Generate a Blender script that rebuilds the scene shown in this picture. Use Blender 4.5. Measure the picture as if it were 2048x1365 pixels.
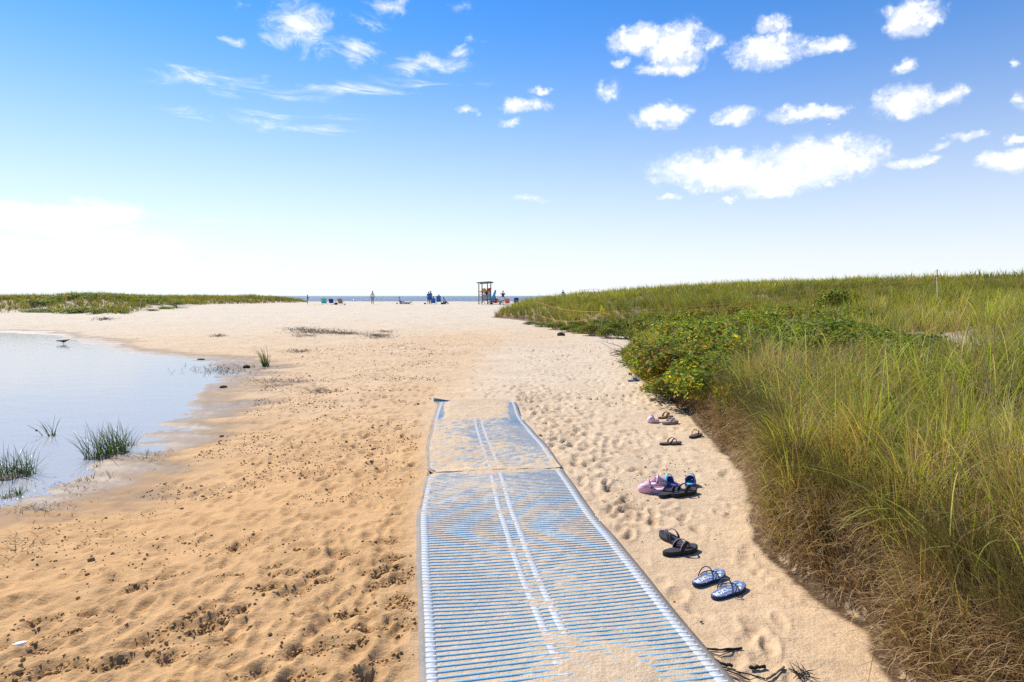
import bpy, bmesh, math, random
import numpy as np
from mathutils import Vector, Matrix

# ------------------------------------------------------------------ camera, sky, sun, exposure
for o in list(bpy.data.objects):
    bpy.data.objects.remove(o, do_unlink=True)
SC = bpy.context.scene
COL = SC.collection
R = math.radians
EYE = 1.55          # camera height above the trodden sand (m)
FPX = 1250.0        # focal length in pixels of the 2048 px wide photograph
CXP, HYP = 1024.0, 592.0

cam_d = bpy.data.cameras.new('camera')
cam = bpy.data.objects.new('camera', cam_d)
COL.objects.link(cam)
cam.location = (0, 0, EYE)
cam.rotation_euler = (R(90), 0, 0)
cam_d.sensor_width = 36.0
cam_d.lens = FPX / 2048 * 36.0
cam_d.shift_y = -(682.5 - HYP) / 2048
cam_d.clip_start = 0.05
cam_d.clip_end = 20000
SC.camera = cam

SUN_AZ, SUN_EL = R(-44), R(43)
SUN_DIR = Vector((math.sin(SUN_AZ) * math.cos(SUN_EL), math.cos(SUN_AZ) * math.cos(SUN_EL), math.sin(SUN_EL)))
sun_d = bpy.data.lights.new('sun', 'SUN')
sun_d.energy = 4.6
sun_d.angle = R(0.53)
sun_d.color = (1.0, 0.93, 0.82)
sun = bpy.data.objects.new('sun', sun_d)
COL.objects.link(sun)
sun.rotation_euler = SUN_DIR.to_track_quat('Z', 'Y').to_euler()

SC.view_settings.view_transform = 'Standard'
SC.view_settings.look = 'None'
SC.view_settings.gamma = 1.0
SC.view_settings.use_curve_mapping = False
SC.view_settings.exposure = 0.5
SC.render.engine = 'CYCLES'
SC.cycles.max_bounces = 8
SC.cycles.transparent_max_bounces = 12
SC.cycles.use_denoising = False


class NT:
    """small helper around a node tree"""
    def __init__(self, nt):
        self.nt = nt
        nt.nodes.clear()

    def n(self, t, **kw):
        nd = self.nt.nodes.new(t)
        ins = kw.pop('ins', {})
        for k, v in kw.items():
            setattr(nd, k, v)
        for k, v in ins.items():
            if hasattr(v, 'is_output'):
                self.nt.links.new(v, nd.inputs[k])
            else:
                nd.inputs[k].default_value = v
        return nd

    def math(self, op, a, b=0.0, c=0.0, clamp=False):
        nd = self.n('ShaderNodeMath', operation=op, use_clamp=clamp)
        for i, v in enumerate((a, b, c)):
            if hasattr(v, 'is_output'):
                self.nt.links.new(v, nd.inputs[i])
            else:
                nd.inputs[i].default_value = v
        return nd.outputs[0]

    def smooth(self, v, lo, hi, to0=0.0, to1=1.0):
        nd = self.n('ShaderNodeMapRange', interpolation_type='SMOOTHSTEP', ins={0: v, 1: lo, 2: hi, 3: to0, 4: to1})
        return nd.outputs[0]

    def mix(self, f, a, b, blend='MIX'):
        nd = self.n('ShaderNodeMix', data_type='RGBA', blend_type=blend)
        for i, v in ((0, f), (6, a), (7, b)):
            if hasattr(v, 'is_output'):
                self.nt.links.new(v, nd.inputs[i])
            elif i == 0:
                nd.inputs[i].default_value = v
            else:
                nd.inputs[i].default_value = (*v, 1.0) if len(v) == 3 else v
        return nd.outputs[2]

    def noise(self, vec, scale, detail=4.0, rough=0.55, dist=0.0, dims='3D'):
        nd = self.n('ShaderNodeTexNoise', noise_dimensions=dims, ins={'Scale': scale, 'Detail': detail, 'Roughness': rough, 'Distortion': dist})
        if vec is not None:
            self.nt.links.new(vec, nd.inputs['Vector'])
        return nd.outputs[0]

    def link(self, a, b):
        self.nt.links.new(a, b)


def px_az(px, py):
    u, v = (px - CXP) / FPX, (HYP - py) / FPX
    return math.atan(u), math.atan2(v, math.sqrt(1 + u * u))


def build_world():
    w = bpy.data.worlds.new('World')
    SC.world = w
    w.use_nodes = True
    T = NT(w.node_tree)
    sky = T.n('ShaderNodeTexSky', sky_type='NISHITA', sun_disc=False, sun_elevation=SUN_EL, sun_rotation=SUN_AZ,
              altitude=0.0, air_density=1.0, dust_density=0.0, ozone_density=3.0)
    tc = T.n('ShaderNodeTexCoord')
    sep = T.n('ShaderNodeSeparateXYZ', ins={0: tc.outputs['Generated']})
    az = T.math('ARCTAN2', sep.outputs[0], sep.outputs[1])
    el = T.math('ARCSINE', sep.outputs[2])
    ang = T.n('ShaderNodeCombineXYZ', ins={0: az, 1: el}).outputs[0]
    # warp for ragged cloud edges
    nz = T.n('ShaderNodeTexNoise', ins={'Vector': ang, 'Scale': 26.0, 'Detail': 5.0, 'Roughness': 0.6})
    warp = T.n('ShaderNodeVectorMath', operation='MULTIPLY_ADD', ins={0: nz.outputs['Color'], 1: (0.060, 0.036, 0), 2: ang})
    warp = T.n('ShaderNodeVectorMath', operation='SUBTRACT', ins={0: warp.outputs[0], 1: (0.030, 0.018, 0)}).outputs[0]

    def blobs(lst, src):
        out = None
        for (px, py, rx, ry, *s) in lst:
            a0, e0 = px_az(px, py)
            a1, _ = px_az(px + rx, py)
            _, e1 = px_az(px, py - ry)
            ra, re = abs(a1 - a0), abs(e1 - e0)
            mp = T.n('ShaderNodeMapping', ins={'Vector': src, 'Location': (-a0 / ra, -e0 / re, 0), 'Scale': (1 / ra, 1 / re, 0.0)})
            g = T.n('ShaderNodeTexGradient', gradient_type='SPHERICAL', ins={0: mp.outputs[0]}).outputs[1]
            if s:
                g = T.math('MULTIPLY', g, s[0])
            out = g if out is None else T.math('MAXIMUM', out, g)
        return out
    cumulus = [(1285, 82, 88, 42), (1350, 92, 88, 62), (1345, 135, 70, 25, .8), (1535, 98, 105, 48), (1545, 45, 45, 30, .7), (1650, 90, 70, 26, .75),
               (1822, 34, 92, 48), (1045, 210, 62, 24, .8), (1325, 232, 85, 32), (1468, 230, 66, 24), (1620, 226, 112, 24),
               (1800, 206, 82, 46), (1895, 195, 74, 26, .85), (1440, 336, 190, 50), (1640, 318, 185, 56), (1530, 355, 260, 40), (1540, 385, 90, 20, .7),
               (1835, 322, 80, 16, .8), (2020, 316, 80, 30), (1925, 272, 60, 16, .7), (2040, 272, 40, 14, .8), (1880, 294, 30, 12, .6), (932, 221, 28, 14, .8),
               (1085, 180, 32, 13, .7), (1215, 178, 34, 34, .55), (1815, 132, 36, 22, .65), (1240, 128, 20, 18, .6), (1300, 145, 40, 18, .7),
               (1430, 82, 36, 24, .55), (1660, 245, 1, 1), (2022, 128, 22, 14, .7), (1060, 398, 60, 14, .45), (1335, 399, 40, 9, .6), (1460, 404, 26, 7, .6),
               (1025, 246, 26, 14, .7), (2046, 205, 26, 26, .6)]
    c1 = blobs(cumulus, warp)
    n1 = T.noise(ang, 42.0, 6.0, 0.62)
    n1b = T.noise(ang, 150.0, 3.0, 0.6)
    s1 = T.math('ADD', c1, T.math('MULTIPLY', T.math('SUBTRACT', n1, 0.5), 1.5))
    s1 = T.math('ADD', s1, T.math('MULTIPLY', T.math('SUBTRACT', n1b, 0.5), 0.55))
    m1 = T.math('MULTIPLY', T.smooth(s1, 0.08, 0.85), T.smooth(c1, 0.0, 0.3))
    # the same kind of scattered clouds over the rest of the sky, outside the view
    stretch = T.n('ShaderNodeVectorMath', operation='MULTIPLY', ins={0: tc.outputs['Generated'], 1: (1, 1, 2.4)}).outputs[0]
    gen = T.noise(stretch, 6.5, 7.0, 0.6)
    outside = T.math('MAXIMUM', T.smooth(T.math('ABSOLUTE', az), 0.72, 0.95), T.smooth(el, 0.5, 0.62))
    m_gen = T.math('MULTIPLY', T.smooth(gen, 0.60, 0.70), outside)
    # thin streaked high cloud
    st = T.n('ShaderNodeMapping', ins={'Vector': ang, 'Rotation': (0, 0, R(-4)), 'Scale': (9.0, 42.0, 1.0)}).outputs[0]
    n2 = T.noise(st, 1.0, 7.0, 0.66, 0.8)
    sd = T.n('ShaderNodeMapping', ins={'Vector': ang, 'Rotation': (0, 0, R(24)), 'Scale': (14.0, 30.0, 1.0)}).outputs[0]
    n3 = T.noise(sd, 1.0, 7.0, 0.7, 1.2)
    cirrus = [(470, 170, 270, 34, .8), (640, 176, 260, 22, .7), (520, 245, 280, 30, .6), (610, 256, 170, 20, .75), (700, 240, 130, 18, .5), (430, 440, 150, 14, .5), (840, 165, 200, 26, .4)]
    wisps = [(600, 50, 110, 70), (560, 75, 60, 40, .8), (715, 100, 78, 46), (780, 14, 70, 34, .75), (740, 45, 70, 40, .5), (860, 130, 125, 34, .8),
             (920, 108, 50, 18, .8), (465, 84, 38, 16, .6), (945, 78, 34, 20, .6), (490, 10, 40, 20, .5), (930, 10, 50, 24, .35), (650, 95, 90, 50, .6)]
    low = [(70, 430, 190, 44), (200, 425, 160, 40, .8), (60, 520, 380, 70, .9), (230, 500, 260, 50, .7), (160, 460, 330, 40, .55), (840, 530, 80, 26, .25), (1010, 505, 24, 20, .35)]
    c2 = blobs(cirrus, ang)
    m2 = T.math('MULTIPLY', T.smooth(T.math('ADD', T.math('MULTIPLY', c2, 0.6), T.math('MULTIPLY', T.math('SUBTRACT', n2, 0.54), 1.8)), 0.05, 0.85), T.smooth(c2, 0, .3))
    c3 = blobs(wisps, warp)
    m3 = T.math('MULTIPLY', T.smooth(T.math('ADD', T.math('MULTIPLY', c3, 0.8), T.math('MULTIPLY', T.math('SUBTRACT', n3, 0.55), 1.6)), 0.08, 0.85), T.smooth(c3, 0, .3))
    m3 = T.math('MULTIPLY', m3, 0.85)
    c4 = blobs(low, warp)
    m4 = T.math('MULTIPLY', T.smooth(T.math('ADD', c4, T.math('MULTIPLY', T.math('SUBTRACT', n2, 0.5), 1.6)), 0.05, 0.95), T.smooth(c4, 0, .45))
    veil = T.math('MULTIPLY', T.smooth(T.math('ADD', c1, T.math('MULTIPLY', T.math('SUBTRACT', n3, 0.5), 1.7)), 0.0, 0.75), T.smooth(c1, 0, .3))
    m1 = T.math('MAXIMUM', m1, T.math('MULTIPLY', veil, .6))
    m = T.math('MAXIMUM', T.math('MAXIMUM', m1, m_gen), T.math('MAXIMUM', T.math('MAXIMUM', m2, m3), m4), clamp=True)
    # summer haze low over the sea, all round the horizon
    hz = T.math('POWER', T.math('SUBTRACT', 1.0, T.math('ABSOLUTE', T.math('SINE', el)), clamp=True), HAZE_POW)
    hz = T.math('MULTIPLY', hz, HAZE_AMT, clamp=True)
    hsv = T.n('ShaderNodeHueSaturation', ins={'Hue': 0.5, 'Saturation': SKY_SAT, 'Value': SKY_VAL, 'Color': sky.outputs[0]})
    plain_sky = T.n('ShaderNodeVectorMath', operation='SCALE', ins={0: sky.outputs[0], 'Scale': SKY_VAL * .84}).outputs[0]
    sat = T.mix(T.smooth(el, .02, .42), plain_sky, hsv.outputs[0])
    grade = T.mix(1.0, sat, (.93, .92, 1.05), 'MULTIPLY')
    skyc = T.mix(hz, grade, HAZE_COL)
    cl = T.mix(m, skyc, CLOUD_COL)
    bg = T.n('ShaderNodeBackground', ins={'Color': cl, 'Strength': 0.10})
    out = T.n('ShaderNodeOutputWorld')
    T.link(bg.outputs[0], out.inputs[0])
    w.cycles.sampling_method = 'MANUAL'
    w.cycles.sample_map_resolution = 1024


SKY_SAT, SKY_VAL = 1.38, 1.2
HAZE_POW, HAZE_AMT, HAZE_COL = 5.6, 1.0, (6.75, 7.05, 7.3)
CLOUD_COL = (8.6, 8.6, 8.6)
build_world()

# ------------------------------------------------------------------ helpers
rng = np.random.default_rng(7)
random.seed(7)


def S(a, b, x):
    t = np.clip((np.asarray(x, float) - a) / (b - a), 0, 1)
    return t * t * (3 - 2 * t)


def _hash(ix, iy, seed):
    h = (ix.astype(np.int64) * 374761393 + iy.astype(np.int64) * 668265263 + seed * 1442695041) & 0xFFFFFFFF
    h = ((h ^ (h >> 13)) * 1274126177) & 0xFFFFFFFF
    h = (h ^ (h >> 16)) & 0xFFFFFFFF
    return h / 4294967295.0


def vnoise(x, y, seed=0):
    x = np.asarray(x, float); y = np.asarray(y, float)
    ix, iy = np.floor(x), np.floor(y)
    fx, fy = x - ix, y - iy
    fx = fx * fx * fx * (fx * (fx * 6 - 15) + 10); fy = fy * fy * fy * (fy * (fy * 6 - 15) + 10)
    a, b = _hash(ix, iy, seed), _hash(ix + 1, iy, seed)
    c, d = _hash(ix, iy + 1, seed), _hash(ix + 1, iy + 1, seed)
    return (a + (b - a) * fx) * (1 - fy) + (c + (d - c) * fx) * fy - 0.5


def fbm(x, y, seed=0, octv=4, gain=0.5):
    s, amp = 0.0, 1.0
    for k in range(octv):
        s = s + amp * vnoise(x * 2 ** k + 17.3 * k, y * 2 ** k - 9.1 * k, seed + k)
        amp *= gain
    return s


def poly_sd(x, y, poly):
    """signed distance to a closed polygon, positive inside"""
    x = np.asarray(x, float); y = np.asarray(y, float)
    d2 = np.full(x.shape, 1e18)
    ins = np.zeros(x.shape, bool)
    n = len(poly)
    for i in range(n):
        ax, ay = poly[i]; bx, by = poly[(i + 1) % n]
        ex, ey = bx - ax, by - ay
        t = np.clip(((x - ax) * ex + (y - ay) * ey) / (ex * ex + ey * ey + 1e-12), 0, 1)
        d2 = np.minimum(d2, (x - ax - t * ex) ** 2 + (y - ay - t * ey) ** 2)
        c = ((ay > y) != (by > y))
        with np.errstate(divide='ignore', invalid='ignore'):
            xi = ex * (y - ay) / (ey if abs(ey) > 1e-9 else 1e-9) + ax
        ins ^= c & (x < xi)
    return np.where(ins, 1, -1) * np.sqrt(d2)


def P(px, py, z=0.0):
    """point at height z seen at a pixel of the photograph"""
    d = (EYE - z) * FPX / (py - HYP)
    return ((px - CXP) / FPX * d, d)


# ------------------------------------------------------------------ the lie of the land
LZ = -0.12                                                   # water level of the lagoon
SEA_Z = -0.55
LAGOON = [P(*q, LZ) for q in [(0, 1020), (60, 1000), (150, 955), (240, 905), (300, 868), (350, 838), (395, 800), (425, 765), (428, 742),
                              (405, 724), (330, 713), (230, 701), (160, 684), (100, 670), (0, 665)]]
LAGOON += [(-60, 29.5), (-160, 34), (-160, -30), (-24, -14), (-11, 0), (-6.0, 3.5)]
DUNE_R = [(1.75, -4), (1.58, 1.0)] + [P(*q) for q in [(1800, 1345), (1775, 1268), (1690, 1218), (1600, 1152), (1530, 1088), (1520, 1010), (1503, 945), (1440, 890),
                                    (1398, 835), (1330, 790), (1272, 745), (1250, 716), (1266, 690)]]
DUNE_R += [P(1258, 671, .03), P(1200, 663, .05), P(1120, 655, .1), P(1060, 641, .2), P(985, 633, .25), (-0.3, 52), (1.2, 72), (5, 96), (13, 108), (60, 116), (400, 120), (400, -40), (10, -40)]
DUNE_L = [P(*q, .22) for q in [(-300, 640), (0, 629), (70, 624), (200, 630), (255, 628)]] + [P(310, 621, .28), P(370, 616, .32), (-36.5, 76), (-34, 84), (-31, 96), (-36, 110), (-60, 116), (-400, 120), (-400, 46)]
BARE = (8.6, 13.0, 1.25)


def zt(x, y):
    """smooth ground height"""
    x = np.asarray(x, float); y = np.asarray(y, float)
    r = np.hypot(x, y)
    base = 0.48 * S(12, 82, y)
    base = base + 0.07 * fbm(x * .22, y * .22, 3, 3) * S(5, 14, r) + 0.022 * fbm(x * .9, y * .9, 9, 3) * S(1.5, 4, r)
    base = base - 2.6 * S(118, 165, y)
    sl = -poly_sd(x, y, LAGOON)
    prof = LZ + np.where(sl > 0, (.05 - .022 * np.exp(-((x + 7) / 3.5) ** 2 - ((y - 12.5) / 3.5) ** 2)) * sl, .11 * np.maximum(sl, -8)) + .034 * fbm(x * .8, y * 2.2, 21, 5, .6) * S(-1.2, .5, sl) * (1 - .6 * S(1.5, 4, sl))
    k = .07
    h = np.clip(.5 + .5 * (prof - base) / k, 0, 1)
    z = prof * (1 - h) + base * h - k * h * (1 - h)
    sr = poly_sd(x, y, DUNE_R)
    near = 1 - S(9, 16, y)
    scarp = (.30 * near + .12 * (1 - near)) * S(-.02, .13 + .5 * (1 - near), sr + .05 * fbm(x * 4, y * 4, 31, 2))
    slope = 22 * (1 - np.exp(-np.maximum(sr, 0) / 22)) * .128
    zr = scarp + np.minimum(slope, 2.2) + S(.3, 4, sr) * (.35 * fbm(x * .22, y * .22, 41, 3) + .10 * fbm(x * .9, y * .9, 43, 3))
    zr = zr * (1 - S(70, 118, y) * .6)
    sl2 = poly_sd(x, y, DUNE_L)
    zl = S(0, 7, sl2) * .62 + S(0, 2, sl2) * .12 + .40 * np.exp(-((x + 37) / 7) ** 2 - ((y - 60) / 8) ** 2) + S(1, 6, sl2) * .22 * fbm(x * .16, y * .16, 51, 3)
    return z + np.where(sr > -.1, zr, 0) + np.where(sl2 > 0, zl, 0)


def z1(x, y):
    return float(zt(np.array([x]), np.array([y]))[0])


def G(px, py):
    """where the line of sight through a pixel meets the ground"""
    u, v = (px - CXP) / FPX, (py - HYP) / FPX
    d = np.exp(np.linspace(math.log(1.5), math.log(130), 2500))
    gap = EYE - v * d - zt(u * d, d)
    i = int(np.argmax(gap < 0)) or len(d) - 1
    return Vector((u * d[i], d[i], z1(u * d[i], d[i])))


_b = G(1850, 684)
BARE = (_b.x, _b.y, 1.25)
MAT_Y = np.array([1.4, 2.5, 3.2, 3.75, 4.5, 5.49, 6.5, 7.5, 9.15, 11])
MAT_X = np.array([.43, .25, .14, .05, -.045, -.15, -.288, -.407, -.525, -.6])
MAT_W = 1.25


def mat_c(y):
    return np.interp(y, MAT_Y, MAT_X)


# ------------------------------------------------------------------ mesh helpers
def tag(o, label=None, cat=None, group=None, kind=None):
    if label: o['label'] = label
    if cat: o['category'] = cat
    if group: o['group'] = group
    if kind: o['kind'] = kind
    return o


def empty(name, loc=(0, 0, 0), rz=0.0):
    o = bpy.data.objects.new(name, None)
    o.empty_display_size = .1
    COL.objects.link(o)
    o.location = loc
    o.rotation_euler = (0, 0, rz)
    return o


def link(name, me, mat=None, parent=None):
    o = bpy.data.objects.new(name, me)
    COL.objects.link(o)
    if mat is not None and len(me.materials) == 0:
        me.materials.append(mat)
    if parent is not None:
        o.parent = parent
    return o


def np_mesh(name, V, F, col=None, smooth=False, attrs=None):
    V = np.asarray(V, np.float32); F = np.asarray(F, np.int32)
    k = F.shape[1]
    me = bpy.data.meshes.new(name)
    me.vertices.add(len(V)); me.vertices.foreach_set('co', V.ravel())
    me.loops.add(F.size); me.loops.foreach_set('vertex_index', F.ravel())
    me.polygons.add(len(F))
    me.polygons.foreach_set('loop_start', np.arange(0, F.size, k, dtype=np.int32))
    if smooth:
        me.polygons.foreach_set('use_smooth', np.ones(len(F), bool))
    me.update(calc_edges=True)
    if col is not None:
        a = me.color_attributes.new('col', 'FLOAT_COLOR', 'POINT')
        c = np.ones((len(V), 4), np.float32); c[:, :3] = col
        a.data.foreach_set('color', c.ravel())
    for nme, arr in (attrs or {}).items():
        a = me.attributes.new(nme, 'FLOAT', 'POINT')
        a.data.foreach_set('value', np.asarray(arr, np.float32))
    return me


class MB:
    """collects simple shapes, then links them as one mesh object"""
    def __init__(self):
        self.bm = bmesh.new()

    def box(self, c, s, rot=None, bev=0.0):
        m = Matrix.Translation(c) @ (rot.to_4x4() if rot is not None else Matrix()) @ Matrix.Diagonal((*s, 1))
        r = bmesh.ops.create_cube(self.bm, size=1.0, matrix=m)
        if bev:
            es = list({e for v in r['verts'] for e in v.link_edges})
            bmesh.ops.bevel(self.bm, geom=es, offset=bev, segments=2, affect='EDGES', profile=.6)
        return self

    def bar(self, a, b, w, t=None):
        a, b = Vector(a), Vector(b)
        q = (b - a).to_track_quat('Z', 'Y').to_matrix()
        return self.box((a + b) / 2, (w, t or w, (b - a).length), q)

    def tube(self, pts, rad, n=6, flat=1.0):
        pts = [Vector(p) for p in pts]
        rad = rad if hasattr(rad, '__len__') else [rad] * len(pts)
        rings, up = [], Vector((.3, .2, 1)).normalized()
        for i, p in enumerate(pts):
            d = (pts[min(i + 1, len(pts) - 1)] - pts[max(i - 1, 0)]).normalized()
            s = d.cross(up)
            if s.length < 1e-4: s = d.cross(Vector((1, 0, 0)))
            s.normalize(); t = s.cross(d)
            rings.append([self.bm.verts.new(p + (s * math.cos(a) + t * math.sin(a) * flat) * rad[i]) for a in [2 * math.pi * k / n for k in range(n)]])
        for r0, r1 in zip(rings, rings[1:]):
            for k in range(n):
                self.bm.faces.new((r0[k], r0[(k + 1) % n], r1[(k + 1) % n], r1[k]))
        self.bm.faces.new(rings[0][::-1]); self.bm.faces.new(rings[-1])
        return self

    def ball(self, c, s, sub=2, rot=None, jit=0.0):
        m = Matrix.Translation(c) @ (rot.to_4x4() if rot is not None else Matrix()) @ Matrix.Diagonal((*s, 1))
        r = bmesh.ops.create_icosphere(self.bm, subdivisions=sub, radius=1.0, matrix=m)
        if jit:
            for v in r['verts']:
                v.co += (v.co - Vector(c)) * random.uniform(-jit, jit)
        return self

    def strip(self, rows):
        """grid of points, rows x cols"""
        g = [[self.bm.verts.new(p) for p in row] for row in rows]
        for a, b in zip(g, g[1:]):
            for k in range(len(a) - 1):
                self.bm.faces.new((a[k], a[k + 1], b[k + 1], b[k]))
        return self

    def prism(self, outline, z0, z1_):
        lo = [self.bm.verts.new((x, y, z0 if not callable(z0) else z0(x))) for x, y in outline]
        hi = [self.bm.verts.new((x, y, z1_ if not callable(z1_) else z1_(x))) for x, y in outline]
        n = len(lo)
        self.bm.faces.new(lo[::-1]); self.bm.faces.new(hi)
        for i in range(n):
            self.bm.faces.new((lo[i], lo[(i + 1) % n], hi[(i + 1) % n], hi[i]))
        return self

    def build(self, name, mat, parent=None, smooth=False, bevel=0.0, solid=0.0, subsurf=0):
        bmesh.ops.recalc_face_normals(self.bm, faces=self.bm.faces)
        me = bpy.data.meshes.new(name)
        self.bm.to_mesh(me); self.bm.free()
        if smooth:
            me.polygons.foreach_set('use_smooth', np.ones(len(me.polygons), bool))
        o = link(name, me, mat, parent)
        if solid:
            m = o.modifiers.new('s', 'SOLIDIFY'); m.thickness = solid; m.offset = 0
        if bevel:
            m = o.modifiers.new('b', 'BEVEL'); m.width = bevel; m.segments = 2; m.limit_method = 'ANGLE'; m.angle_limit = R(40)
        if subsurf:
            m = o.modifiers.new('ss', 'SUBSURF'); m.levels = m.render_levels = subsurf
        return o


# ------------------------------------------------------------------ materials
_mats = {}


def plain(name, color, rough=.6, var=.12, scale=40.0, bump=0.0, bscale=200.0, spec=.4, sheen=0.0, metal=0.0):
    """plain material with mottling and fine relief"""
    if name in _mats: return _mats[name]
    m = bpy.data.materials.new(name); m.use_nodes = True
    T = NT(m.node_tree)
    tc = T.n('ShaderNodeTexCoord').outputs['Object']
    n = T.noise(tc, scale, 4, .6)
    f = T.smooth(n, .3, .7, 1 - var, 1 + var)
    c = T.n('ShaderNodeVectorMath', operation='SCALE', ins={0: color, 'Scale': f}).outputs[0]
    b = T.n('ShaderNodeBsdfPrincipled', ins={'Base Color': c, 'Roughness': rough, 'Specular IOR Level': spec, 'Metallic': metal})
    if bump:
        bp = T.n('ShaderNodeBump', ins={'Strength': bump, 'Distance': .01, 'Height': T.noise(tc, bscale, 3, .6)})
        T.link(bp.outputs[0], b.inputs['Normal'])
    T.link(b.outputs[0], T.n('ShaderNodeOutputMaterial').inputs[0])
    _mats[name] = m
    return m


def leafy(name, transl=.45, rough=.5, tint=(1, 1, 1), spec=.25):
    """vertex coloured foliage: diffuse + light coming through the blade"""
    if name in _mats: return _mats[name]
    m = bpy.data.materials.new(name); m.use_nodes = True
    T = NT(m.node_tree)
    a = T.n('ShaderNodeAttribute', attribute_name='col').outputs['Color']
    oi = T.n('ShaderNodeObjectInfo')
    v = T.math('MULTIPLY_ADD', oi.outputs['Random'], .3, .85)
    c = T.n('ShaderNodeVectorMath', operation='SCALE', ins={0: a, 'Scale': v}).outputs[0]
    b = T.n('ShaderNodeBsdfPrincipled', ins={'Base Color': c, 'Roughness': rough, 'Specular IOR Level': spec})
    tr = T.n('ShaderNodeBsdfTranslucent', ins={0: T.mix(1.0, c, tint, 'MULTIPLY')})
    mx = T.n('ShaderNodeMixShader', ins={0: transl, 1: b.outputs[0], 2: tr.outputs[0]})
    T.link(mx.outputs[0], T.n('ShaderNodeOutputMaterial').inputs[0])
    _mats[name] = m
    return m


def vcol(name, rough=.7, spec=.3, grain=0.0):
    if name in _mats: return _mats[name]
    m = bpy.data.materials.new(name); m.use_nodes = True
    T = NT(m.node_tree)
    a = T.n('ShaderNodeAttribute', attribute_name='col').outputs['Color']
    if grain:
        tc = T.n('ShaderNodeTexCoord').outputs['Object']
        f = T.smooth(T.noise(tc, 90.0, 4, .6), .3, .7, 1 - grain, 1 + grain)
        a = T.n('ShaderNodeVectorMath', operation='SCALE', ins={0: a, 'Scale': f}).outputs[0]
    b = T.n('ShaderNodeBsdfPrincipled', ins={'Base Color': a, 'Roughness': rough, 'Specular IOR Level': spec})
    T.link(b.outputs[0], T.n('ShaderNodeOutputMaterial').inputs[0])
    _mats[name] = m
    return m


def sand_material():
    m = bpy.data.materials.new('sand'); m.use_nodes = True
    T = NT(m.node_tree)
    pos = T.n('ShaderNodeNewGeometry').outputs['Position']
    ochre = T.n('ShaderNodeAttribute', attribute_name='ochre').outputs['Fac']
    wet = T.n('ShaderNodeAttribute', attribute_name='wet').outputs['Fac']
    far = T.n('ShaderNodeAttribute', attribute_name='far').outputs['Fac']
    damp = T.n('ShaderNodeAttribute', attribute_name='damp').outputs['Fac']
    n_big = T.noise(pos, 1.3, 4, .6)
    n_mid = T.noise(pos, 9.0, 5, .6)
    n_fin = T.noise(pos, 260.0, 3, .7)
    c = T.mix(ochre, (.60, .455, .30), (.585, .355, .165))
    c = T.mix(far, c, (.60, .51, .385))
    f = T.math('ADD', T.math('MULTIPLY', T.math('SUBTRACT', n_big, .5), .35), T.math('MULTIPLY', T.math('SUBTRACT', n_mid, .5), .45))
    f = T.math('ADD', f, T.math('MULTIPLY', T.math('SUBTRACT', n_fin, .5), .42))
    c = T.n('ShaderNodeVectorMath', operation='SCALE', ins={0: c, 'Scale': T.math('ADD', 1.0, f)}).outputs[0]
    # dark mineral grains and bits of plant litter
    sp = T.n('ShaderNodeTexVoronoi', feature='F1', ins={'Vector': pos, 'Scale': 75.0})
    speck = T.math('MULTIPLY', T.smooth(sp.outputs['Distance'], .16, .08), T.smooth(T.noise(pos, 5.0, 3, .6), .48, .66))
    c = T.mix(T.math('MULTIPLY', speck, .55), c, (.13, .075, .035))
    # damp sand turned up under the crust
    dm = T.math('MULTIPLY', damp, T.smooth(T.noise(pos, 22.0, 4, .65), .3, .6), clamp=True)
    c = T.mix(T.math('MULTIPLY', dm, .85), c, (.23, .12, .042))
    soil = T.n('ShaderNodeAttribute', attribute_name='soil').outputs['Fac']
    c = T.mix(T.math('MULTIPLY', soil, T.smooth(T.noise(pos, 16.0, 5, .7), .25, .5)), c, T.mix(n_mid, (.06, .04, .022), (.17, .105, .055)))
    wn = T.math('ADD', wet, T.math('MULTIPLY', T.math('SUBTRACT', n_mid, .5), .5), clamp=True)
    wetc = T.mix(T.smooth(n_big, .35, .65), (.22, .15, .095), (.18, .13, .09))
    c = T.mix(T.math('MULTIPLY', T.smooth(wn, .1, .8), .9), c, wetc)
    h = T.math('ADD', T.math('MULTIPLY', n_fin, .25), T.math('MULTIPLY', T.noise(pos, 55.0, 5, .65), .9))
    h = T.math('ADD', h, T.math('MULTIPLY', T.noise(pos, 14.0, 4, .6), 1.6))
    dry = T.math('SUBTRACT', 1.0, T.math('MULTIPLY', T.smooth(wn, .1, .7), .9))
    bp = T.n('ShaderNodeBump', ins={'Strength': T.math('MULTIPLY', dry, .75), 'Distance': .012, 'Height': h})
    b = T.n('ShaderNodeBsdfPrincipled', ins={'Base Color': c, 'Roughness': T.smooth(wn, .35, .95, .95, .5), 'Specular IOR Level': T.smooth(wn, .3, .9, .10, .18), 'Normal': bp.outputs[0]})
    T.link(b.outputs[0], T.n('ShaderNodeOutputMaterial').inputs[0])
    return m


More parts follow.
